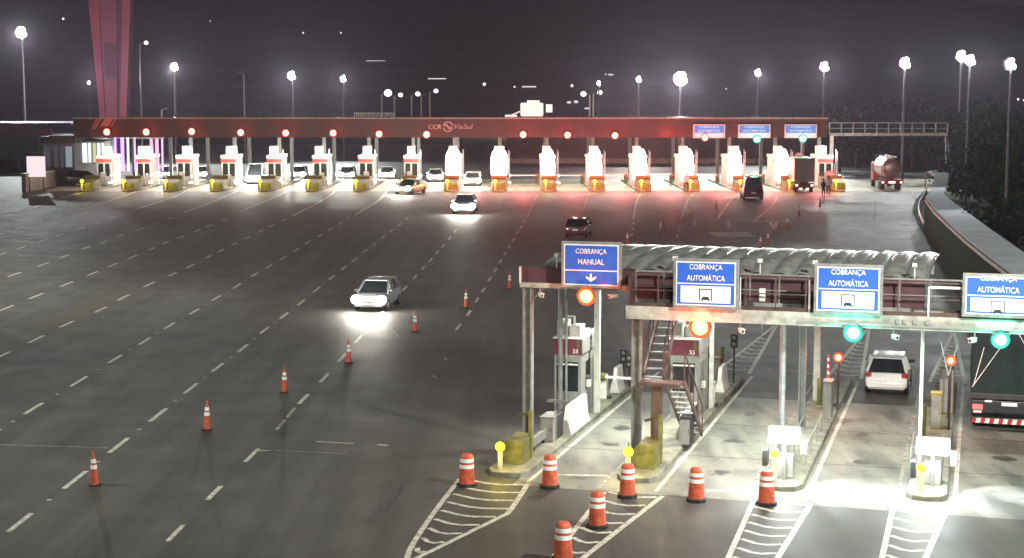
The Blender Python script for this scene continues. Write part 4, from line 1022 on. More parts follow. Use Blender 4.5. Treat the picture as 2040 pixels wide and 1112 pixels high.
for i, x in enumerate(FAR_X):
    t = FB if i == 0 else copy_tree(FB); t.location = (x, YB, .2)
    t['label'] = 'cream toll booth with rooftop box, %s from the left in the far plaza' % ordn[i]
    for ch in t.children:
        if ch.name.startswith('air_conditioner'): ch.location = (random.uniform(-.2, .45), random.uniform(0, 1.2), 0); ch.scale = (random.uniform(.75, 1.05), 1, 1); ch.location.z = 0
        if ch.name.startswith('ticket_unit'): ch.location = (random.uniform(-.3, .4), 0, 0); ch.scale = (1, 1, random.uniform(.8, 1.5))
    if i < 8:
        g = MB(); g.box(1.32, 1.40, -.9, -.8, .1, 4.6+.2*(i % 3)); g.build('lit_post', emis('pink_post_glow', (1, .55, .52), 1.0), t)  # post made to glow: the pinkish light on it is put into its colour
        for q in range(3): MB().ball((1.1+.35*random.random(), -1.2-q, .5+1.3*random.random()), .13, n=8, m=5).build('light_speck', emis('speck_white', (1, .95, .85), 6), t)  # glowing balls strewn at random, added for the speckle of light
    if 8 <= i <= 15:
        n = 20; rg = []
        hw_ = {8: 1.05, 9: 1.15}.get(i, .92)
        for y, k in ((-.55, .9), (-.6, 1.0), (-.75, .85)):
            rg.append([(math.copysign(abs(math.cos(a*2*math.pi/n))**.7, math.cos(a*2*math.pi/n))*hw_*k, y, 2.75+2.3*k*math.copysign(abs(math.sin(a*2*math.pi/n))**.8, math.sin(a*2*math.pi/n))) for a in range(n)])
        MB().loft(rg).build('glare_oval', E_glare, t, True)  # glowing oval added for the glare of the floodlit booth end
        light('booth_fill', (x, YB-1.6, 3.0), 900, (1, .72, .6), .5)  # added fill lamp for the glow on the booth front
        light('booth_fill', (x+3.0, YB-11, 2.8), 2100, (1, .18, .18), .5)  # added red fill lamp, reddens the road ahead of the booths
    else:
        light('booth_fill', (x+1.6, YB-1.4, 4.5), 1100, (1, .96, .86), .4)  # added fill lamp, partly burns out the booth
    c = FN if i == 0 else copy_tree(FN); c.location = (x, 200.6, .2); c['label'] = 'yellow crash cushion before the %s booth from the left in the far plaza' % ordn[i]
    beacon('yellow beacon before the %s booth from the left in the far plaza' % ordn[i], (x-.45, 200.2, .2), 0, .75, .17, 130, 1.5, 'yellow beacons of the far plaza')
for k in range(len(FAR_X)-1):
    x = (FAR_X[k]+FAR_X[k+1])/2
    light('canopy_lamp', (x, YF+8, zb+.3), 2600 if k > 7 else 2400, (1, .86, .60) if k > 7 else (1, .94, .82), .5, spot=150, aim=(x, YF+6, 0), blend=.8)
# closed barrier arms on the right half
for i in range(9, 15):
    t = thing('barrier_gate', 'white barrier arm left of the %s booth in the far plaza' % ordn[i+1], 'barrier gate', (FAR_X[i+1]-1.3, YF+10, .2), 0, 'barrier gates of the far plaza')
    MB().bevbox(-.25, .25, -.25, .25, 0, 1.3, .04).build('housing', M_yellow, t); MB().box(-3.6, 0, -.35, -.25, 1.05, 1.22).build('arm', M_refl, t)
    MB().ball((0, -.3, 1.1), .25, .1, .25, 10, 6).build('hub', M_orange, t)
# round signs
for px, py, lab in ((1587, 313, 'round white sign with red ring behind the box truck'), (1650, 348, 'round sign with red ring beside the last booth')):
    x, z = FX(px), FZ(py); t = thing('round_sign', lab, 'sign', (x, YF-1.2, 0), 0, 'round red-ringed signs'); g = MB(); g.rod((0, .05, .0), (0, .05, z-.4), .05); g.parts('post', M_steel, t)
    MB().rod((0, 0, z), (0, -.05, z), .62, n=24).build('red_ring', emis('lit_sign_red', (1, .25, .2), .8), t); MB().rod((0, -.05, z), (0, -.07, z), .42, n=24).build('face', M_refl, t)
    text('40', 'lettering', .4, .34, 0, -.07, z, M_dark, t, .02, .02) if False else None
# long red boundary wall behind the far plaza
t = thing('boundary_wall', 'long red panelled wall behind the right half of the far booths', 'wall', (0, 290, 0))
x0, x1 = (1010-1020)*290/F, (1640-1020)*290/F
MB().box(x0, x1, 0, .5, 0, 7.0).build('panel', M_red, t)
g = MB(); g.box(x0, x1, -.2, 0, 0, .9); g.build('plinth', M_beam, t)
g = MB()
for k in range(14): g.box(lerp(x0, x1, k/13)-.12, lerp(x0, x1, k/13)+.12, -.1, 0, .9, 7)
g.build('pilaster', M_maroon, t)
light('red_wall_light', (20, 262, 9), 9000, (1, .35, .25), 1.0)  # unseen red point light before the wall, no fitting built

# --- far right gantry
KG = 215/F
gx0, gx1 = (1650-1020)*KG, (1884-1020)*KG
gz = lambda py: atY(1020, py, 215)[1]
t = thing('overhead_gantry', 'open lattice gantry over the bypass lane right of the far canopy', 'gantry', (0, 215, 0))
MB().box(gx0, gx1, -.2, .2, gz(271), gz(265)).build('beam', M_beam, t)
g = MB(); g.box(gx0, gx1, -.05, .05, gz(246), gz(244)); g.box(gx0, gx1, 1.0, 1.1, gz(246), gz(244))
for k in range(11):
    x = lerp(gx0, gx1, k/10); g.box(x-.06, x+.06, -.06, .06, gz(266), gz(244))
    if k < 10: g.bar((x, 0, gz(256)), (lerp(gx0, gx1, (k+1)/10), 0, gz(256)), .05, .08)
g.build('lattice', M_steel, t)
MB().box(gx0+.1, gx1, .2, 1.6, gz(267), gz(265.5)).build('deck', M_grey, t)
MB().box(gx0+.1, gx0+.55, -.15, .3, 0, gz(271)).build('column', M_white, t)
g = MB()
for dx in (0, 1.0): g.bar((gx1-.2, 0, gz(268)), (gx1+dx*1.2+.1, 0, 0), .2, .2)
g.bar((gx1, 0, gz(290)), (gx1+.7, 0, gz(290)), .1, .1); g.parts('leg', M_steel, t)

# --- masts
def mast(label, px, ptop, Z, heads=6, spread=.95, r=.42, e=0, name='light_mast', pole_px=None):
    spread *= .72; e *= .75
    x = (px-1020)*Z/F; zt_ = atY(1020, ptop, Z)[1]
    t = thing(name, label, 'light mast', (x, Z, 0), 0, 'floodlight masts')
    MB().rod((0, 0, 0), (0, 0, zt_), .24*min(1.3, Z/220), .13*min(1.3, Z/220), 10).build('pole', M_pole, t)
    g = MB(); g.lathe([(spread*.5, zt_-.1), (spread*.55, zt_), (spread*.3, zt_+.15)], n=12); g.build('head_ring', M_dark, t)
    for k in range(heads):
        a = 2*math.pi*k/heads+.3; q_ = spread*1.25; c = (.42*q_*math.cos(a)*(k > 0), -.25, zt_+.42*q_*math.sin(a)*(k > 0))
        o = MB().bevbox(c[0]-.3, c[0]+.3, c[1]+.2, c[1]+.45, c[2]-.3, c[2]+.3, .04).build('floodlight', M_dark, t)
        MB().ball(c, q_*.33, q_*.28, q_*.33, 12, 8).build('lamp_glass', E_lamp, o, True)
    if e: light('mast_light', (x, Z-1.6, zt_-.6), e*1.5, (.93, 1, .96), .5, spot=104, aim=(x*.92, Z-52, 0), blend=.5)
    return t
for a in (('tallest floodlight mast at the far left edge', 54, 65, 300, 7, 1.6, .75, 60000), ('small floodlight mast left of the magenta tower', 184, 165, 400, 4, .6, .5, 4000),
          ('floodlight mast first right of the magenta tower', 354, 133, 300, 6, 1.1, .62, 40000), ('floodlight mast above the fifth far booth', 585, 151, 300, 6, 1.2, .66, 40000),
          ('floodlight mast between the sixth and seventh far booths', 687, 157, 310, 5, .9, .58, 30000), ('smaller floodlight mast right of the glowing service station', 1192, 166, 330, 4, .7, .5, 14000),
          ('floodlight mast above the far thirteenth booth', 1271, 158, 310, 5, .8, .55, 20000), ('brightest floodlight mast, upper centre right', 1353, 157, 260, 8, 1.7, .78, 70000),
          ('floodlight mast above the middle blue far sign', 1506, 145, 290, 5, .9, .55, 28000), ('floodlight mast above the right end of the far canopy', 1637, 133, 270, 6, 1.2, .6, 34000),
          ('floodlight mast standing before the lattice gantry', 1796, 126, 220, 6, 1.2, .5, 16000), ('floodlight mast, left one of the close pair at right', 1907, 112, 245, 6, 1.3, .55, 15000),
          ('floodlight mast, right one of the close pair at right', 1924, 120, 161, 6, .8, .36, 9000), ('floodlight mast rising in front of the wooded bank at the right edge', 2005, 128, 130, 5, .7, .30, 7500)):
    mast(*a)
def street_lamp(label, px, ptop, Z, arm=0, lit=True, side=1):
    x = (px-1020)*Z/F; zt_ = atY(1020, ptop, Z)[1]; t = thing('street_lamp', label, 'street lamp', (x, Z, 0), 0, 'slender street lamps')
    k = Z/300; MB().rod((0, 0, 0), (0, 0, zt_), .16*k, .11*k).build('pole', M_white, t)
    MB().bar((0, 0, zt_), (side*.9*k, 0, zt_+.25*k), .1*k, .1*k).build('arm', M_steel, t)
    if lit: MB().ball((side*1.2*k, 0, zt_+.25*k), .34*k*lit, .3*k*lit, .3*k*lit, 10, 6).build('lamp', E_town, t, True)
    else: MB().bevbox(side*.9*k-.3, side*.9*k+.3, -.2, .2, zt_+.2, zt_+.38, .04).build('lamp', M_grey, t)
street_lamp('bright white street lamp pole right beside the magenta tower', 286, 88, 285, lit=1.2)
street_lamp('unlit street lamp pole above the fourth far booth', 490, 147, 300, lit=0, side=-1)
street_lamp('short unlit lamp pole left of the first mast right of the tower', 326, 219, 330, lit=0)
for px, pt, l, sd, lab in ((762, 188, 2.2, 1, 'small distant lamp, brightest of the group left of the emblem'), (787, 192, 1.3, 1, 'small distant lamp second in the group left of the emblem'), (821, 190, 1.4, 1, 'small distant lamp above the eighth far booth'), (840, 190, 0, 1, 'small unlit distant lamp pole above the eighth far booth'), (857, 184, 1.3, 1, 'small distant lamp below the long illuminated bar'),
               (1174, 190, 1.6, -1, 'small distant lamp left of the mast beyond the service station'), (1181, 187, 1.4, 1, 'small distant lamp close left of the same mast')):
    street_lamp(lab, px, pt, 520, lit=l, side=sd)

# --- magenta tower
KT = 330/F
t = thing('pylon_tower', 'tall magenta steel tower widening upwards behind the left end of the far canopy', 'tower', (0, 330, 0))
tx = lambda px: (px-1020)*KT; tz = lambda py: atY(1020, py, 330)[1]
ztop = tz(-60); zbot = 0
def leg(xb0, xb1, xt0, xt1, y0, y1, nm, m):   # px at y=232 and y=0
    def at(a, b, z): q = (z-tz(232))/(tz(0)-tz(232)); return lerp(tx(a), tx(b), q)
    MB().loft([[(at(xb0, xt0, z), y0, z), (at(xb1, xt1, z), y0, z), (at(xb1, xt1, z), y1, z), (at(xb0, xt0, z), y1, z)] for z in (zbot, ztop)]).build(nm, m, t)
leg(206, 216, 190, 209, -1.2, 2.2, 'side_leg', M_tower); leg(246, 258, 257, 273, -1.2, 2.2, 'side_leg', M_tower)
leg(216, 238, 209, 243, -.2, 1.6, 'core_panel', mat('magenta_core', (.24, .04, .085), .5, var=.15)); leg(238, 246, 243, 257, .6, 1.4, 'recess', mat('magenta_shade', (.10, .02, .045), .6))  # darker magenta puts the shade of the recess into the colour
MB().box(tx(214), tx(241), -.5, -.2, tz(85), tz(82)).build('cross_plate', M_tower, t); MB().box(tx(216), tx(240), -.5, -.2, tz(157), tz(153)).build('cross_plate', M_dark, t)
MB().box(tx(216), tx(239), -.35, -.2, tz(152), tz(86)).build('dark_panel', mat('magenta_shade', (.10, .02, .045), .6), t)  # stands proud of the core; recess shade is put into its colour
light('tower_fill', (tx(228)+4, 300, 16), 19000, (1, .8, .9), .6)  # unseen point light added to brighten the tower

# --- left buildings
KB = 215/F; bx = lambda px: (px-1020)*KB; bz_ = lambda py: atY(1020, py, 215)[1]
t = thing('office_building', 'low building with red fascia and tall windows at the left end of the booths', 'building', (0, 215, 0))
MB().box(bx(88), bx(150), 0, 14, 0, bz_(285)).build('wall', mat('office_wall', (.16, .14, .14), .7), t)
MB().box(bx(104), bx(158), -1.0, 0, bz_(285), bz_(270)).build('red_fascia', M_red, t)
MB().box(bx(84), bx(160), 0, 15, bz_(285), bz_(272)).build('roof', M_dark, t)
for k, (a, b) in enumerate(((90, 102), (110, 118), (122, 130), (133, 146))):
    f_ = MB().box(bx(a), bx(b), -.05, -.0, bz_(333), bz_(292)).build('window', emis('dim_window', (.5, .5, .62), .10) if k < 3 else emis('dim_window_lit', (.7, .8, .9), .35), t)
t = thing('kiosk_building', 'brightly lit white glass kiosk left of the first far booth', 'building', (0, 219, 0))
MB().box(bx(150), bx(196), 0, 5, bz_(330), bz_(283)).build('wall', M_white, t)
for a, b, m in ((151, 160, E_win), (163, 168, E_win), (172, 178, emis('yellow_window', (.9, 1, .5), .7)), (181, 187, E_win), (190, 195, E_win)):
    MB().box(bx(a), bx(b), -.06, 0, bz_(326), bz_(287)).build('window', m, t)
MB().box(bx(148), bx(200), -.6, 5.4, bz_(283), bz_(279)).build('roof', M_dark, t)
t = thing('lit_lane_frame', 'violet and white lit frame between the first and second far booths', 'frame', (0, 213, 0))
for a, b, m in ((238, 241, E_purple), (250, 256, E_purple), (262, 266, E_win), (276, 279, E_purple), (308, 312, emis('pink_tube', (1, .35, .6), 1.6)), (318, 324, emis('pink_tube', (1, .35, .6), 1.6)), (330, 333, E_purple)):
    MB().box(bx(a), bx(b), 0, .15, bz_(340), bz_(272 if a < 300 else 276)).build('tube', m, t)
MB().box(bx(236), bx(334), .15, .3, bz_(276), bz_(272)).build('top_rail', M_steel, t)
t = thing('retaining_wall', 'stained sloping wall descending to the road left of the booths', 'wall', (0, 0, 0))
pA, pB = gp(48, 384), gp(190, 352)
g = MB(); d = Vector((pB[0]-pA[0], pB[1]-pA[1])).normalized(); nv = Vector((-d.y, d.x))*.25
def wq(p, h): return [(p[0]-nv.x, p[1]-nv.y, 0), (p[0]+nv.x, p[1]+nv.y, 0), (p[0]+nv.x, p[1]+nv.y, h), (p[0]-nv.x, p[1]-nv.y, h)]
g.loft([wq(pA, 2.3), wq(pB, 1.4)]); g.build('panel', M_wall, t)
g = MB(); g.loft([[(p[0]-nv.x*1.5, p[1]-nv.y*1.5, h), (p[0]+nv.x*1.5, p[1]+nv.y*1.5, h), (p[0]+nv.x*1.5, p[1]+nv.y*1.5, h+.12), (p[0]-nv.x*1.5, p[1]-nv.y*1.5, h+.12)] for p, h in ((pA, 2.3), (pB, 1.4))]); g.build('coping', M_beam, t)
t = thing('notice_board', 'small bright white lit board on top of the stained wall', 'sign', (gp(66, 384)[0], gp(66, 384)[1]+1.5, 0))
MB().box(-1.15, 1.15, 0, .15, 1.9, 4.5).build('panel', emis('lit_board', (1, .82, .85), 1.0), t); g = MB(); g.rod((-.9, .1, 0), (-.9, .1, 2.6), .07); g.rod((.9, .1, 0), (.9, .1, 2.6), .07); g.parts('post', M_dark, t)
MB().box(-1.2, 1.2, -.02, .17, 4.5, 4.9).build('top_band', M_dark, t)
KS = 260/F; sx2 = lambda px: (px-1020)*KS; sz2 = lambda py: atY(1020, py, 260)[1]
t = thing('warehouse', 'long dark warehouse with dull red upper wall at the far left', 'building', (0, 260, 0))
MB().box(sx2(-60), sx2(145), 0, 20, 0, sz2(272)).build('wall', mat('warehouse_wall', (.10, .12, .13), .7, var=.2), t)
MB().box(sx2(-60), sx2(75), -.3, 0, sz2(272), sz2(248)).build('upper_wall', mat('warehouse_red', (.16, .06, .045), .7, var=.2, scale=.2), t)
MB().box(sx2(72), sx2(109), -.5, -.3, sz2(270), sz2(256)).build('red_panel', mat('warehouse_panel', (.32, .05, .05), .6), t)
MB().box(sx2(-60), sx2(147), -.6, 20.4, sz2(248), sz2(245)).build('roof', M_dark, t)
g = MB()
for px in range(-50, 140, 13): g.box(sx2(px)-.06, sx2(px)+.06, -.06, 0, 0, sz2(272))
g.build('cladding_rib', mat('cladding', (.2, .22, .23), .6), t)

# --- service station far behind
KP = 520/F; px2 = lambda px: (px-1020)*KP; pz2 = lambda py: atY(1020, py, 520)[1]
t = thing('service_station', 'glaring white lit service station forecourt beyond the far canopy', 'building', (0, 520, 0))
E_st = emis('station_glow', (1, .88, .78), 1.15)
MB().bevbox(px2(1037), px2(1082), 0, 10, pz2(232), pz2(205), .4).build('lit_canopy', E_st, t); MB().box(px2(1088), px2(1100), 0, 6, pz2(224), pz2(208)).build('lit_sign', E_st, t)
MB().prism([(px2(1003), pz2(238)), (px2(1040), pz2(222)), (px2(1040), pz2(219)), (px2(1003), pz2(236))], 0, 8).build('sloping_roof', emis('roof_edge', (1, .7, .6), 1.0), t)
MB().box(px2(1006), px2(1030), 1, 4, pz2(240), pz2(229)).build('shop_front', E_st, t); MB().box(px2(1050), px2(1075), 2, 6, pz2(205), pz2(200)).build('top_sign', E_st, t)
g = MB(); g.box(px2(1045), px2(1048), 3, 4, 0, pz2(232)); g.box(px2(1072), px2(1075), 3, 4, 0, pz2(232)); g.parts('column', M_steel, t)
light('station_light', (px2(1062), 500, 6), 15000, (1, .75, .6), 2)

# --- distant town lights on the hillside
def hillpt(px, py):
    r = ray(px, py); t_ = 700
    while t_ < 2700:
        x, y, z = r[0]*t_, r[1]*t_, H+r[2]*t_
        if z < farfn(x, y)+1.5: return (x, y-4, max(z, farfn(x, y-4)+1.0))
        t_ += 6
    return (r[0]*2600, r[1]*2600, farfn(r[0]*2600, r[1]*2600)+2)
tl = [(128, 38, 2.0, 0, 'lone small light high on the hillside left of the tower'), (190, 41, 1.8, 0, 'small light touching the left edge of the magenta tower'), (420, 43, 1.4, 0, 'faint light high between tower and centre'),
      (605, 66, 1.2, 0, 'faint light above the fifth booth mast, left one'), (680, 66, 1.2, 0, 'faint light above the sixth booth mast, right one'), (749, 122, 1.2, 19, 'long thin white light bar on the hillside, upper one'), (871, 157, 1.3, 18, 'long thin pinkish light bar on the hillside, lower one'),
      (965, 168, 2.8, 0, 'single bright round light right of the lower bar'), (1025, 173, 1.5, 0, 'faint round light left of the short light row'), (1054, 173, 1.7, 14, 'short row of lights above the service station'), (1139, 171, 2.4, 0, 'oval bright light right of the service station'),
      (1133, 204, 2.6, 4, 'square white lit window below the oval light, left one'), (1147, 203, 3.0, 4, 'square white lit window below the oval light, right one'), (1216, 149, 1.8, 5, 'pair of lights above the small right mast'), (1206, 148, 1.1, 0, 'faint light beside the pair of lights'),
      (1169, 216, 2.0, 5, 'low white light just above the far canopy right of centre'), (1445, 177, 1.1, 0, 'faint single light right of the brightest mast'), (2022, 198, 1.9, 0, 'left one of two small lights at the right edge'), (2034, 200, 1.9, 0, 'right one of two small lights at the right edge')]
for px, py, s_, wd, lab in tl:
    x, y, z = hillpt(px, py) if px < 1900 else ((px-1020)*420/F, 420, atY(1020, py, 420)[1])
    k = y/F
    o = thing('house_light', lab, 'light', (x, y, z), 0, 'distant lights on the hillside')
    if wd: MB().bevbox(-wd*k, wd*k, -.5, .5, -s_*k*.8, s_*k*.8, .2).build('lamp', emis('bar_light', (.95, .85, .9), .9), o)
    else: MB().ball((0, 0, 0), s_*k, s_*k, s_*k, 10, 6).build('lamp', E_town, o, True)
    MB().rod((0, 1, -12), (0, 1, 0), .3).build('pole', M_dark, o)
t = thing('roof_railing', 'row of small pale railings rising above the far canopy left of the emblem', 'railing', (0, 236, 0))
g = MB(); kk = 236/F
for px in range(708, 790, 4): g.box((px-1020)*kk-.05, (px-1020)*kk+.05, 0, .1, 7.5, atY(1020, 224+(px % 3), 236)[1])
g.box((708-1020)*kk, (790-1020)*kk, 0, .1, atY(1020, 226, 236)[1], atY(1020, 224.6, 236)[1]); g.build('rail', M_beam, t)

# ============================================================ RIGHT SIDE: covered footway, guard rail, bank
Lp = [(1848, 343), (1862, 353), (1858, 375), (1844, 396), (1862, 420), (1885, 442), (1925, 478), (1968, 512), (2012, 545), (2070, 590)]
Rp = [(1881, 340), (1890, 349), (1888, 368), (1880, 390), (1902, 408), (1932, 430), (1975, 462), (2012, 488), (2052, 517), (2110, 560)]
ZR = 3.0
t = thing('covered_footway', 'pale flat-roofed covered footway curving along the right bank', 'footway', (0, 0, 0))
LL = [Vector((*gp(*p, ZR), 0)) for p in Lp]; RR = [Vector((*gp(*p, ZR), 0)) for p in Rp]
g = MB(); g.loft([[(a.x, a.y, ZR), (b.x, b.y, ZR), (b.x, b.y, ZR+.14), (a.x, a.y, ZR+.14)] for a, b in zip(LL, RR)]); g.build('roof', mat('footway_roof', (.58, .59, .64), .95, var=.1, scale=.5, spec=.05), t)
g = MB(); g2 = MB(); g3 = MB()
for i in range(2, len(LL)-1):
    a, b = LL[i], LL[i+1]; n = max(2, int((b-a).length/1.0))
    g3.bar((a.x, a.y, ZR-.15), (b.x, b.y, ZR-.15), .12, .2)
    for k in range(n):
        p = a.lerp(b, k/n); g.box(p.x-.05, p.x+.05, p.y-.05, p.y+.05, -.05, ZR)
    q = (b-a).normalized(); nn_ = Vector((q.y, -q.x, 0))*.06
    g2.add([(a.x+nn_.x, a.y+nn_.y, -.05), (b.x+nn_.x, b.y+nn_.y, -.05), (b.x+nn_.x, b.y+nn_.y, ZR-.25), (a.x+nn_.x, a.y+nn_.y, ZR-.25)], [(0, 1, 2, 3)])
g.build('slat', mat('footway_slat', (.07, .085, .07), .9, spec=.1), t); g2.build('side_screen', mat('footway_screen', (.018, .032, .022), .95, spec=.05), t); g3.build('edge_beam', M_grey, t)
t = thing('guard_rail', 'steel guard rail bending round the outer edge of the bypass road', 'guard rail', (0, 0, 0))
GP = [gp(*p) for p in ((1990, 650), (1935, 575), (1890, 522), (1852, 480), (1830, 442), (1830, 415), (1842, 397), (1846, 380))]
P_ = [Vector(p) for p in GP]
for _ in range(2):
    Q = [P_[0]]
    for a, b in zip(P_, P_[1:]): Q += [a*.75+b*.25, a*.25+b*.75]
    P_ = Q+[P_[-1]]
g = MB()
rg = []
for i, p in enumerate(P_):
    d = (P_[min(i+1, len(P_)-1)]-P_[max(0, i-1)]).normalized(); n_ = Vector((-d.y, d.x))
    rg.append([(p.x+n_.x*o_, p.y+n_.y*o_, z) for o_, z in ((.0, .50), (.06, .56), (.0, .63), (.06, .70), (.0, .78), (-.04, .78), (-.04, .50))])
g.loft(rg); g.build('rail', M_steel, t)
g = MB(); acc = 0
for a, b in zip(P_, P_[1:]):
    m_ = a; g.box(m_.x-.06, m_.x+.06, m_.y-.06, m_.y+.06, -.05, .74)
g.parts('post', M_steel, t)
# pedestrian path between rail and footway
g = MB(); pa = [gp(*p) for p in ((1998, 640), (1945, 570), (1900, 520), (1862, 478), (1842, 440), (1842, 415), (1850, 400))]; pb = [gp(*p) for p in ((1862, 402), (1868, 424), (1885, 455), (1930, 505), (1975, 550), (2040, 620))]
g.poly(pa+pb, .02); flat('path', g, mat('path_concrete', (.10, .10, .10), .8, var=.3))
x, y = gp(1843, 385)
t = thing('footway_post', 'thin pale post at the far tip of the guard rail', 'post', (x, y, 0)); MB().rod((0, 0, 0), (0, 0, 2.4), .09).build('tube', M_steel, t); MB().ball((0, 0, 2.45), .14, n=8, m=5).build('cap', M_white, t)
x, y = gp(1941, 480, .5)
t = thing('stop_lamp', 'small red and white lamp peeping above the covered footway', 'lamp', (x+.8, y+3, 0)); zl = atY(1020, 444, y+3)[1]
MB().rod((0, 0, 0), (0, 0, zl-.2), .06).build('post', M_dark, t); MB().ball((0, 0, zl), .38, .2, .26).build('red_lens', E_tail, t, True); MB().ball((-.12, -.12, zl+.05), .22, .14, .12).build('white_lens', M_refl, t, True)

# ------------------------------------------------------------ trees
M_leafA = mat('leaf_dark', (.008, .030, .013), .95, var=.5, scale=1.2, spec=.1)
M_leafB = mat('leaf_olive', (.014, .034, .010), .95, var=.5, scale=1.2, spec=.1)
def tree0(name, hgt, rad, nleaf, m, seed, leaf=.42):
    rnd = random.Random(seed); t = thing(name, '', 'tree', group='trees on the dark bank')
    g = MB(); g.rod((0, 0, -.5), (.1, 0, hgt*.45), .17*hgt/6, .1*hgt/6, 8); tips = []
    for k in range(7):
        a = rnd.uniform(0, 6.28); z0 = hgt*rnd.uniform(.25, .5); L_ = rad*rnd.uniform(.5, .9)
        e = (L_*math.cos(a), L_*math.sin(a), z0+hgt*rnd.uniform(.15, .4)); g.rod((.05, 0, z0), e, .07*hgt/6, .02, 6); tips.append(e)
    g.build('trunk', M_bark, t)
    clumps = [(rnd.gauss(0, rad*.42), rnd.gauss(0, rad*.42), hgt*rnd.uniform(.35, .95), rad*rnd.uniform(.22, .45)) for _ in range(16)]+[(e[0], e[1], e[2], rad*.35) for e in tips]
    vs = []; fs = []
    for i in range(nleaf):
        c = rnd.choice(clumps); d = Vector((rnd.gauss(0, 1), rnd.gauss(0, 1), rnd.gauss(0, .8))).normalized()*c[3]*rnd.uniform(.55, 1.08)
        p = Vector(c[:3])+d; n_ = Vector((rnd.gauss(0, 1), rnd.gauss(0, 1), rnd.gauss(.4, 1))).normalized(); a = n_.orthogonal().normalized(); b = n_.cross(a); s_ = leaf*rnd.uniform(.5, 1.1)
        k = len(vs); vs += [(p+a*s_)[:], (p+b*s_*.6)[:], (p-a*s_)[:], (p-b*s_*.6)[:]]; fs.append((k, k+1, k+2, k+3))
    g = MB(); g.add(vs, fs); g.build('crown', m, t); return t
T = [tree0('broadleaf_tree', 7.5, 3.4, 2200, M_leafA, 1, .34), tree0('broadleaf_tree', 6.0, 3.2, 2000, M_leafB, 2, .32), tree0('broadleaf_tree', 9.0, 3.8, 2400, M_leafA, 3, .36), tree0('shrub', 3.2, 2.6, 1500, M_leafB, 5, .26)]
spots = [(1672, 352, 256, 0, 'behind the left column of the lattice gantry'), (1705, 350, 270, 2, 'under the left part of the lattice gantry'), (1742, 348, 262, 1, 'between gantry and tanker'), (1780, 346, 285, 2, 'directly behind the tanker'),
         (1815, 344, 262, 0, 'right behind the tanker under the gantry'), (1845, 340, 258, 1, 'under the right end of the gantry'), (1872, 345, 246, 0, 'behind the right legs of the gantry'), (1690, 340, 300, 2, 'tall one seen through the gantry at left'), (1765, 340, 310, 2, 'tall one seen through the gantry in the middle'),
         (1835, 340, 300, 2, 'tall one seen through the gantry at right'), (1915, 0, 225, 0, 'right of the gantry legs'), (1945, 0, 200, 1, 'between the mast pair and the right mast, upper'), (1965, 0, 175, 3, 'low on the bank between the right masts'), (1990, 0, 150, 0, 'behind the right mast'), (2030, 0, 138, 1, 'right of the right mast, low'),
         (1950, 0, 250, 2, 'high on the bank above the pair of masts'), (1995, 0, 230, 0, 'high on the bank left of the right mast'), (2035, 0, 215, 2, 'high on the bank at the right edge'), (2020, 0, 118, 3, 'low bush on the bank above the footway'), (1930, 0, 185, 3, 'low bush right of the footway bend'), (1976, 0, 205, 2, 'middle of the bank'), (2038, 0, 165, 0, 'middle of the bank at the right edge'), (1900, 0, 290, 2, 'far one behind the gantry legs'),
         (1176, 0, 330, 3, 'small green top above the far canopy by the station'), (1358, 0, 330, 3, 'small green top above the far canopy below the brightest mast'), (820, 0, 330, 3, 'small green top above the far canopy left of the emblem')]
used = set()
for i, (px, py, Z, k, lab) in enumerate(spots):
    x = (px-1020)*Z/F; z = embfn(x, Z) if px > 1860 else 0
    if px < 1500: z = 4.2
    o = T[k] if k not in used else copy_tree(T[k]); used.add(k)
    o.location = (x, Z, max(0, z)-.1); o.rotation_euler = (0, 0, i*1.7); s_ = (.85+.35*random.random())*(1.15 if px > 1500 else 1); o.scale = (s_, s_, s_)
    o['label'] = ('dark tree ' if k != 3 else 'dark bushy shrub ')+lab; o['category'] = 'tree' if k != 3 else 'shrub'
# undergrowth on the bank: uncountable
rnd = random.Random(11); vs = []; fs = []
for i in range(16000):
    y = rnd.uniform(85, 330); x = embx(y)+3+abs(rnd.gauss(0, 1))*22
    z = embfn(x, y); n_ = Vector((rnd.gauss(-.4, 1), rnd.gauss(-.5, 1), rnd.gauss(.6, .7))).normalized(); a = n_.orthogonal().normalized(); b = n_.cross(a); s_ = rnd.uniform(.15, .55)*(1+y/200)*.7
    p = Vector((x, y, z+rnd.uniform(0, .9)*(1+math.sin(x*.7)*math.sin(y*.31)))); k = len(vs); vs += [(p+a*s_)[:], (p+b*s_*.6)[:], (p-a*s_)[:], (p-b*s_*.6)[:]]; fs.append((k, k+1, k+2, k+3))
g = MB(); g.add(vs, fs); o = g.build('undergrowth', M_leafA); o['kind'] = 'stuff'; o['label'] = 'dark leafy undergrowth covering the right bank'; o['category'] = 'undergrowth'

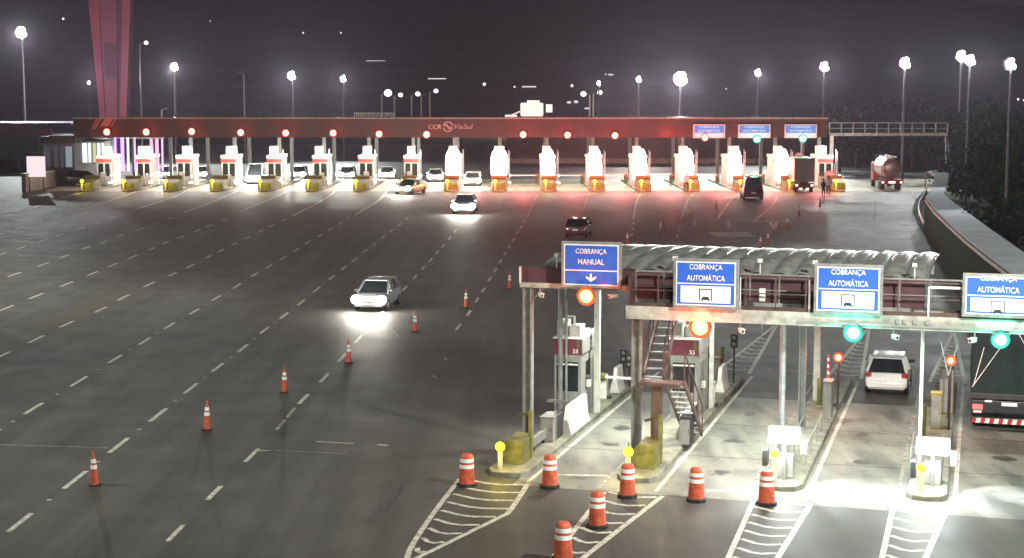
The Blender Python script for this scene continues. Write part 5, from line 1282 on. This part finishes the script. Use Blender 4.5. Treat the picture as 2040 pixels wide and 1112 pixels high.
# ------------------------------------------------------------ people
def person(label, loc, rz, shirt, s=1.25, arm=0.3):
    t = thing('person', label, 'person', loc, rz, 'people standing by the far booths')
    me = bpy.data.meshes.new('b'); V_ = [(0, 0, .95), (0, 0, 1.15), (0, 0, 1.4), (0, -.01, 1.52), (0, -.02, 1.63), (0, 0, 1.72),
        (-.1, 0, .9), (-.12, .02, .5), (-.12, .05, .08), (-.12, -.12, .04), (.1, 0, .9), (.13, -.06, .5), (.14, 0, .08), (.14, -.17, .04),
        (-.2, 0, 1.42), (-.26, .03, 1.12), (-.24, -.1, .88), (-.24, -.14, .8), (.2, 0, 1.42), (.27, .03, 1.12), (.2, -.2*arm-.1, .95), (.15, -.3*arm-.1, .95)]
    E_ = [(0, 1), (1, 2), (2, 3), (3, 4), (4, 5), (0, 6), (6, 7), (7, 8), (8, 9), (0, 10), (10, 11), (11, 12), (12, 13), (2, 14), (14, 15), (15, 16), (16, 17), (2, 18), (18, 19), (19, 20), (20, 21)]
    rad = [.15, .14, .17, .06, .10, .085, .095, .062, .04, .04, .095, .062, .04, .04, .075, .045, .032, .035, .075, .045, .032, .035]
    me.from_pydata(V_, E_, []); o = bpy.data.objects.new('b', me); COL.objects.link(o)
    md = o.modifiers.new('s', 'SKIN'); 
    for v, r in zip(me.skin_vertices[0].data if me.skin_vertices else [], rad): v.radius = (r, r*.85)
    if me.skin_vertices: me.skin_vertices[0].data[0].use_root = True
    sb = o.modifiers.new('u', 'SUBSURF'); sb.levels = 1; sb.render_levels = 1
    bpy.context.view_layer.update()
    m2 = bpy.data.meshes.new_from_object(o.evaluated_get(bpy.context.evaluated_depsgraph_get())); bpy.data.objects.remove(o)
    for mm in (M_skin, shirt, M_jeans, M_hair): m2.materials.append(mm)
    for p in m2.polygons:
        c = p.center; p.use_smooth = True
        p.material_index = 0 if c.z > 1.48 or (abs(c.x) > .2 and c.z < 1.05 and c.z > .75) else (1 if c.z > .95 else 2)
    b = bpy.data.objects.new('body', m2); COL.objects.link(b); b.parent = t
    MB().ball((0, .02, 1.70), .105, .115, .09, 10, 6).build('hair', M_hair, t, True)
    t.scale = (s, s, s); return t
person('person in a white shirt and dark trousers before the fourteenth far booth', (*gp(1367, 383), 0), R(20), M_shirt, 1.35)
person('person in a white and blue top standing below the last far booth, right one', (*gp(1650, 392), 0), R(-30), M_shirt, 1.4)
person('person in dark clothes standing below the last far booth, left one', (*gp(1640, 395), 0), R(40), mat('dark_jacket', (.06, .06, .05), .8), 1.3)
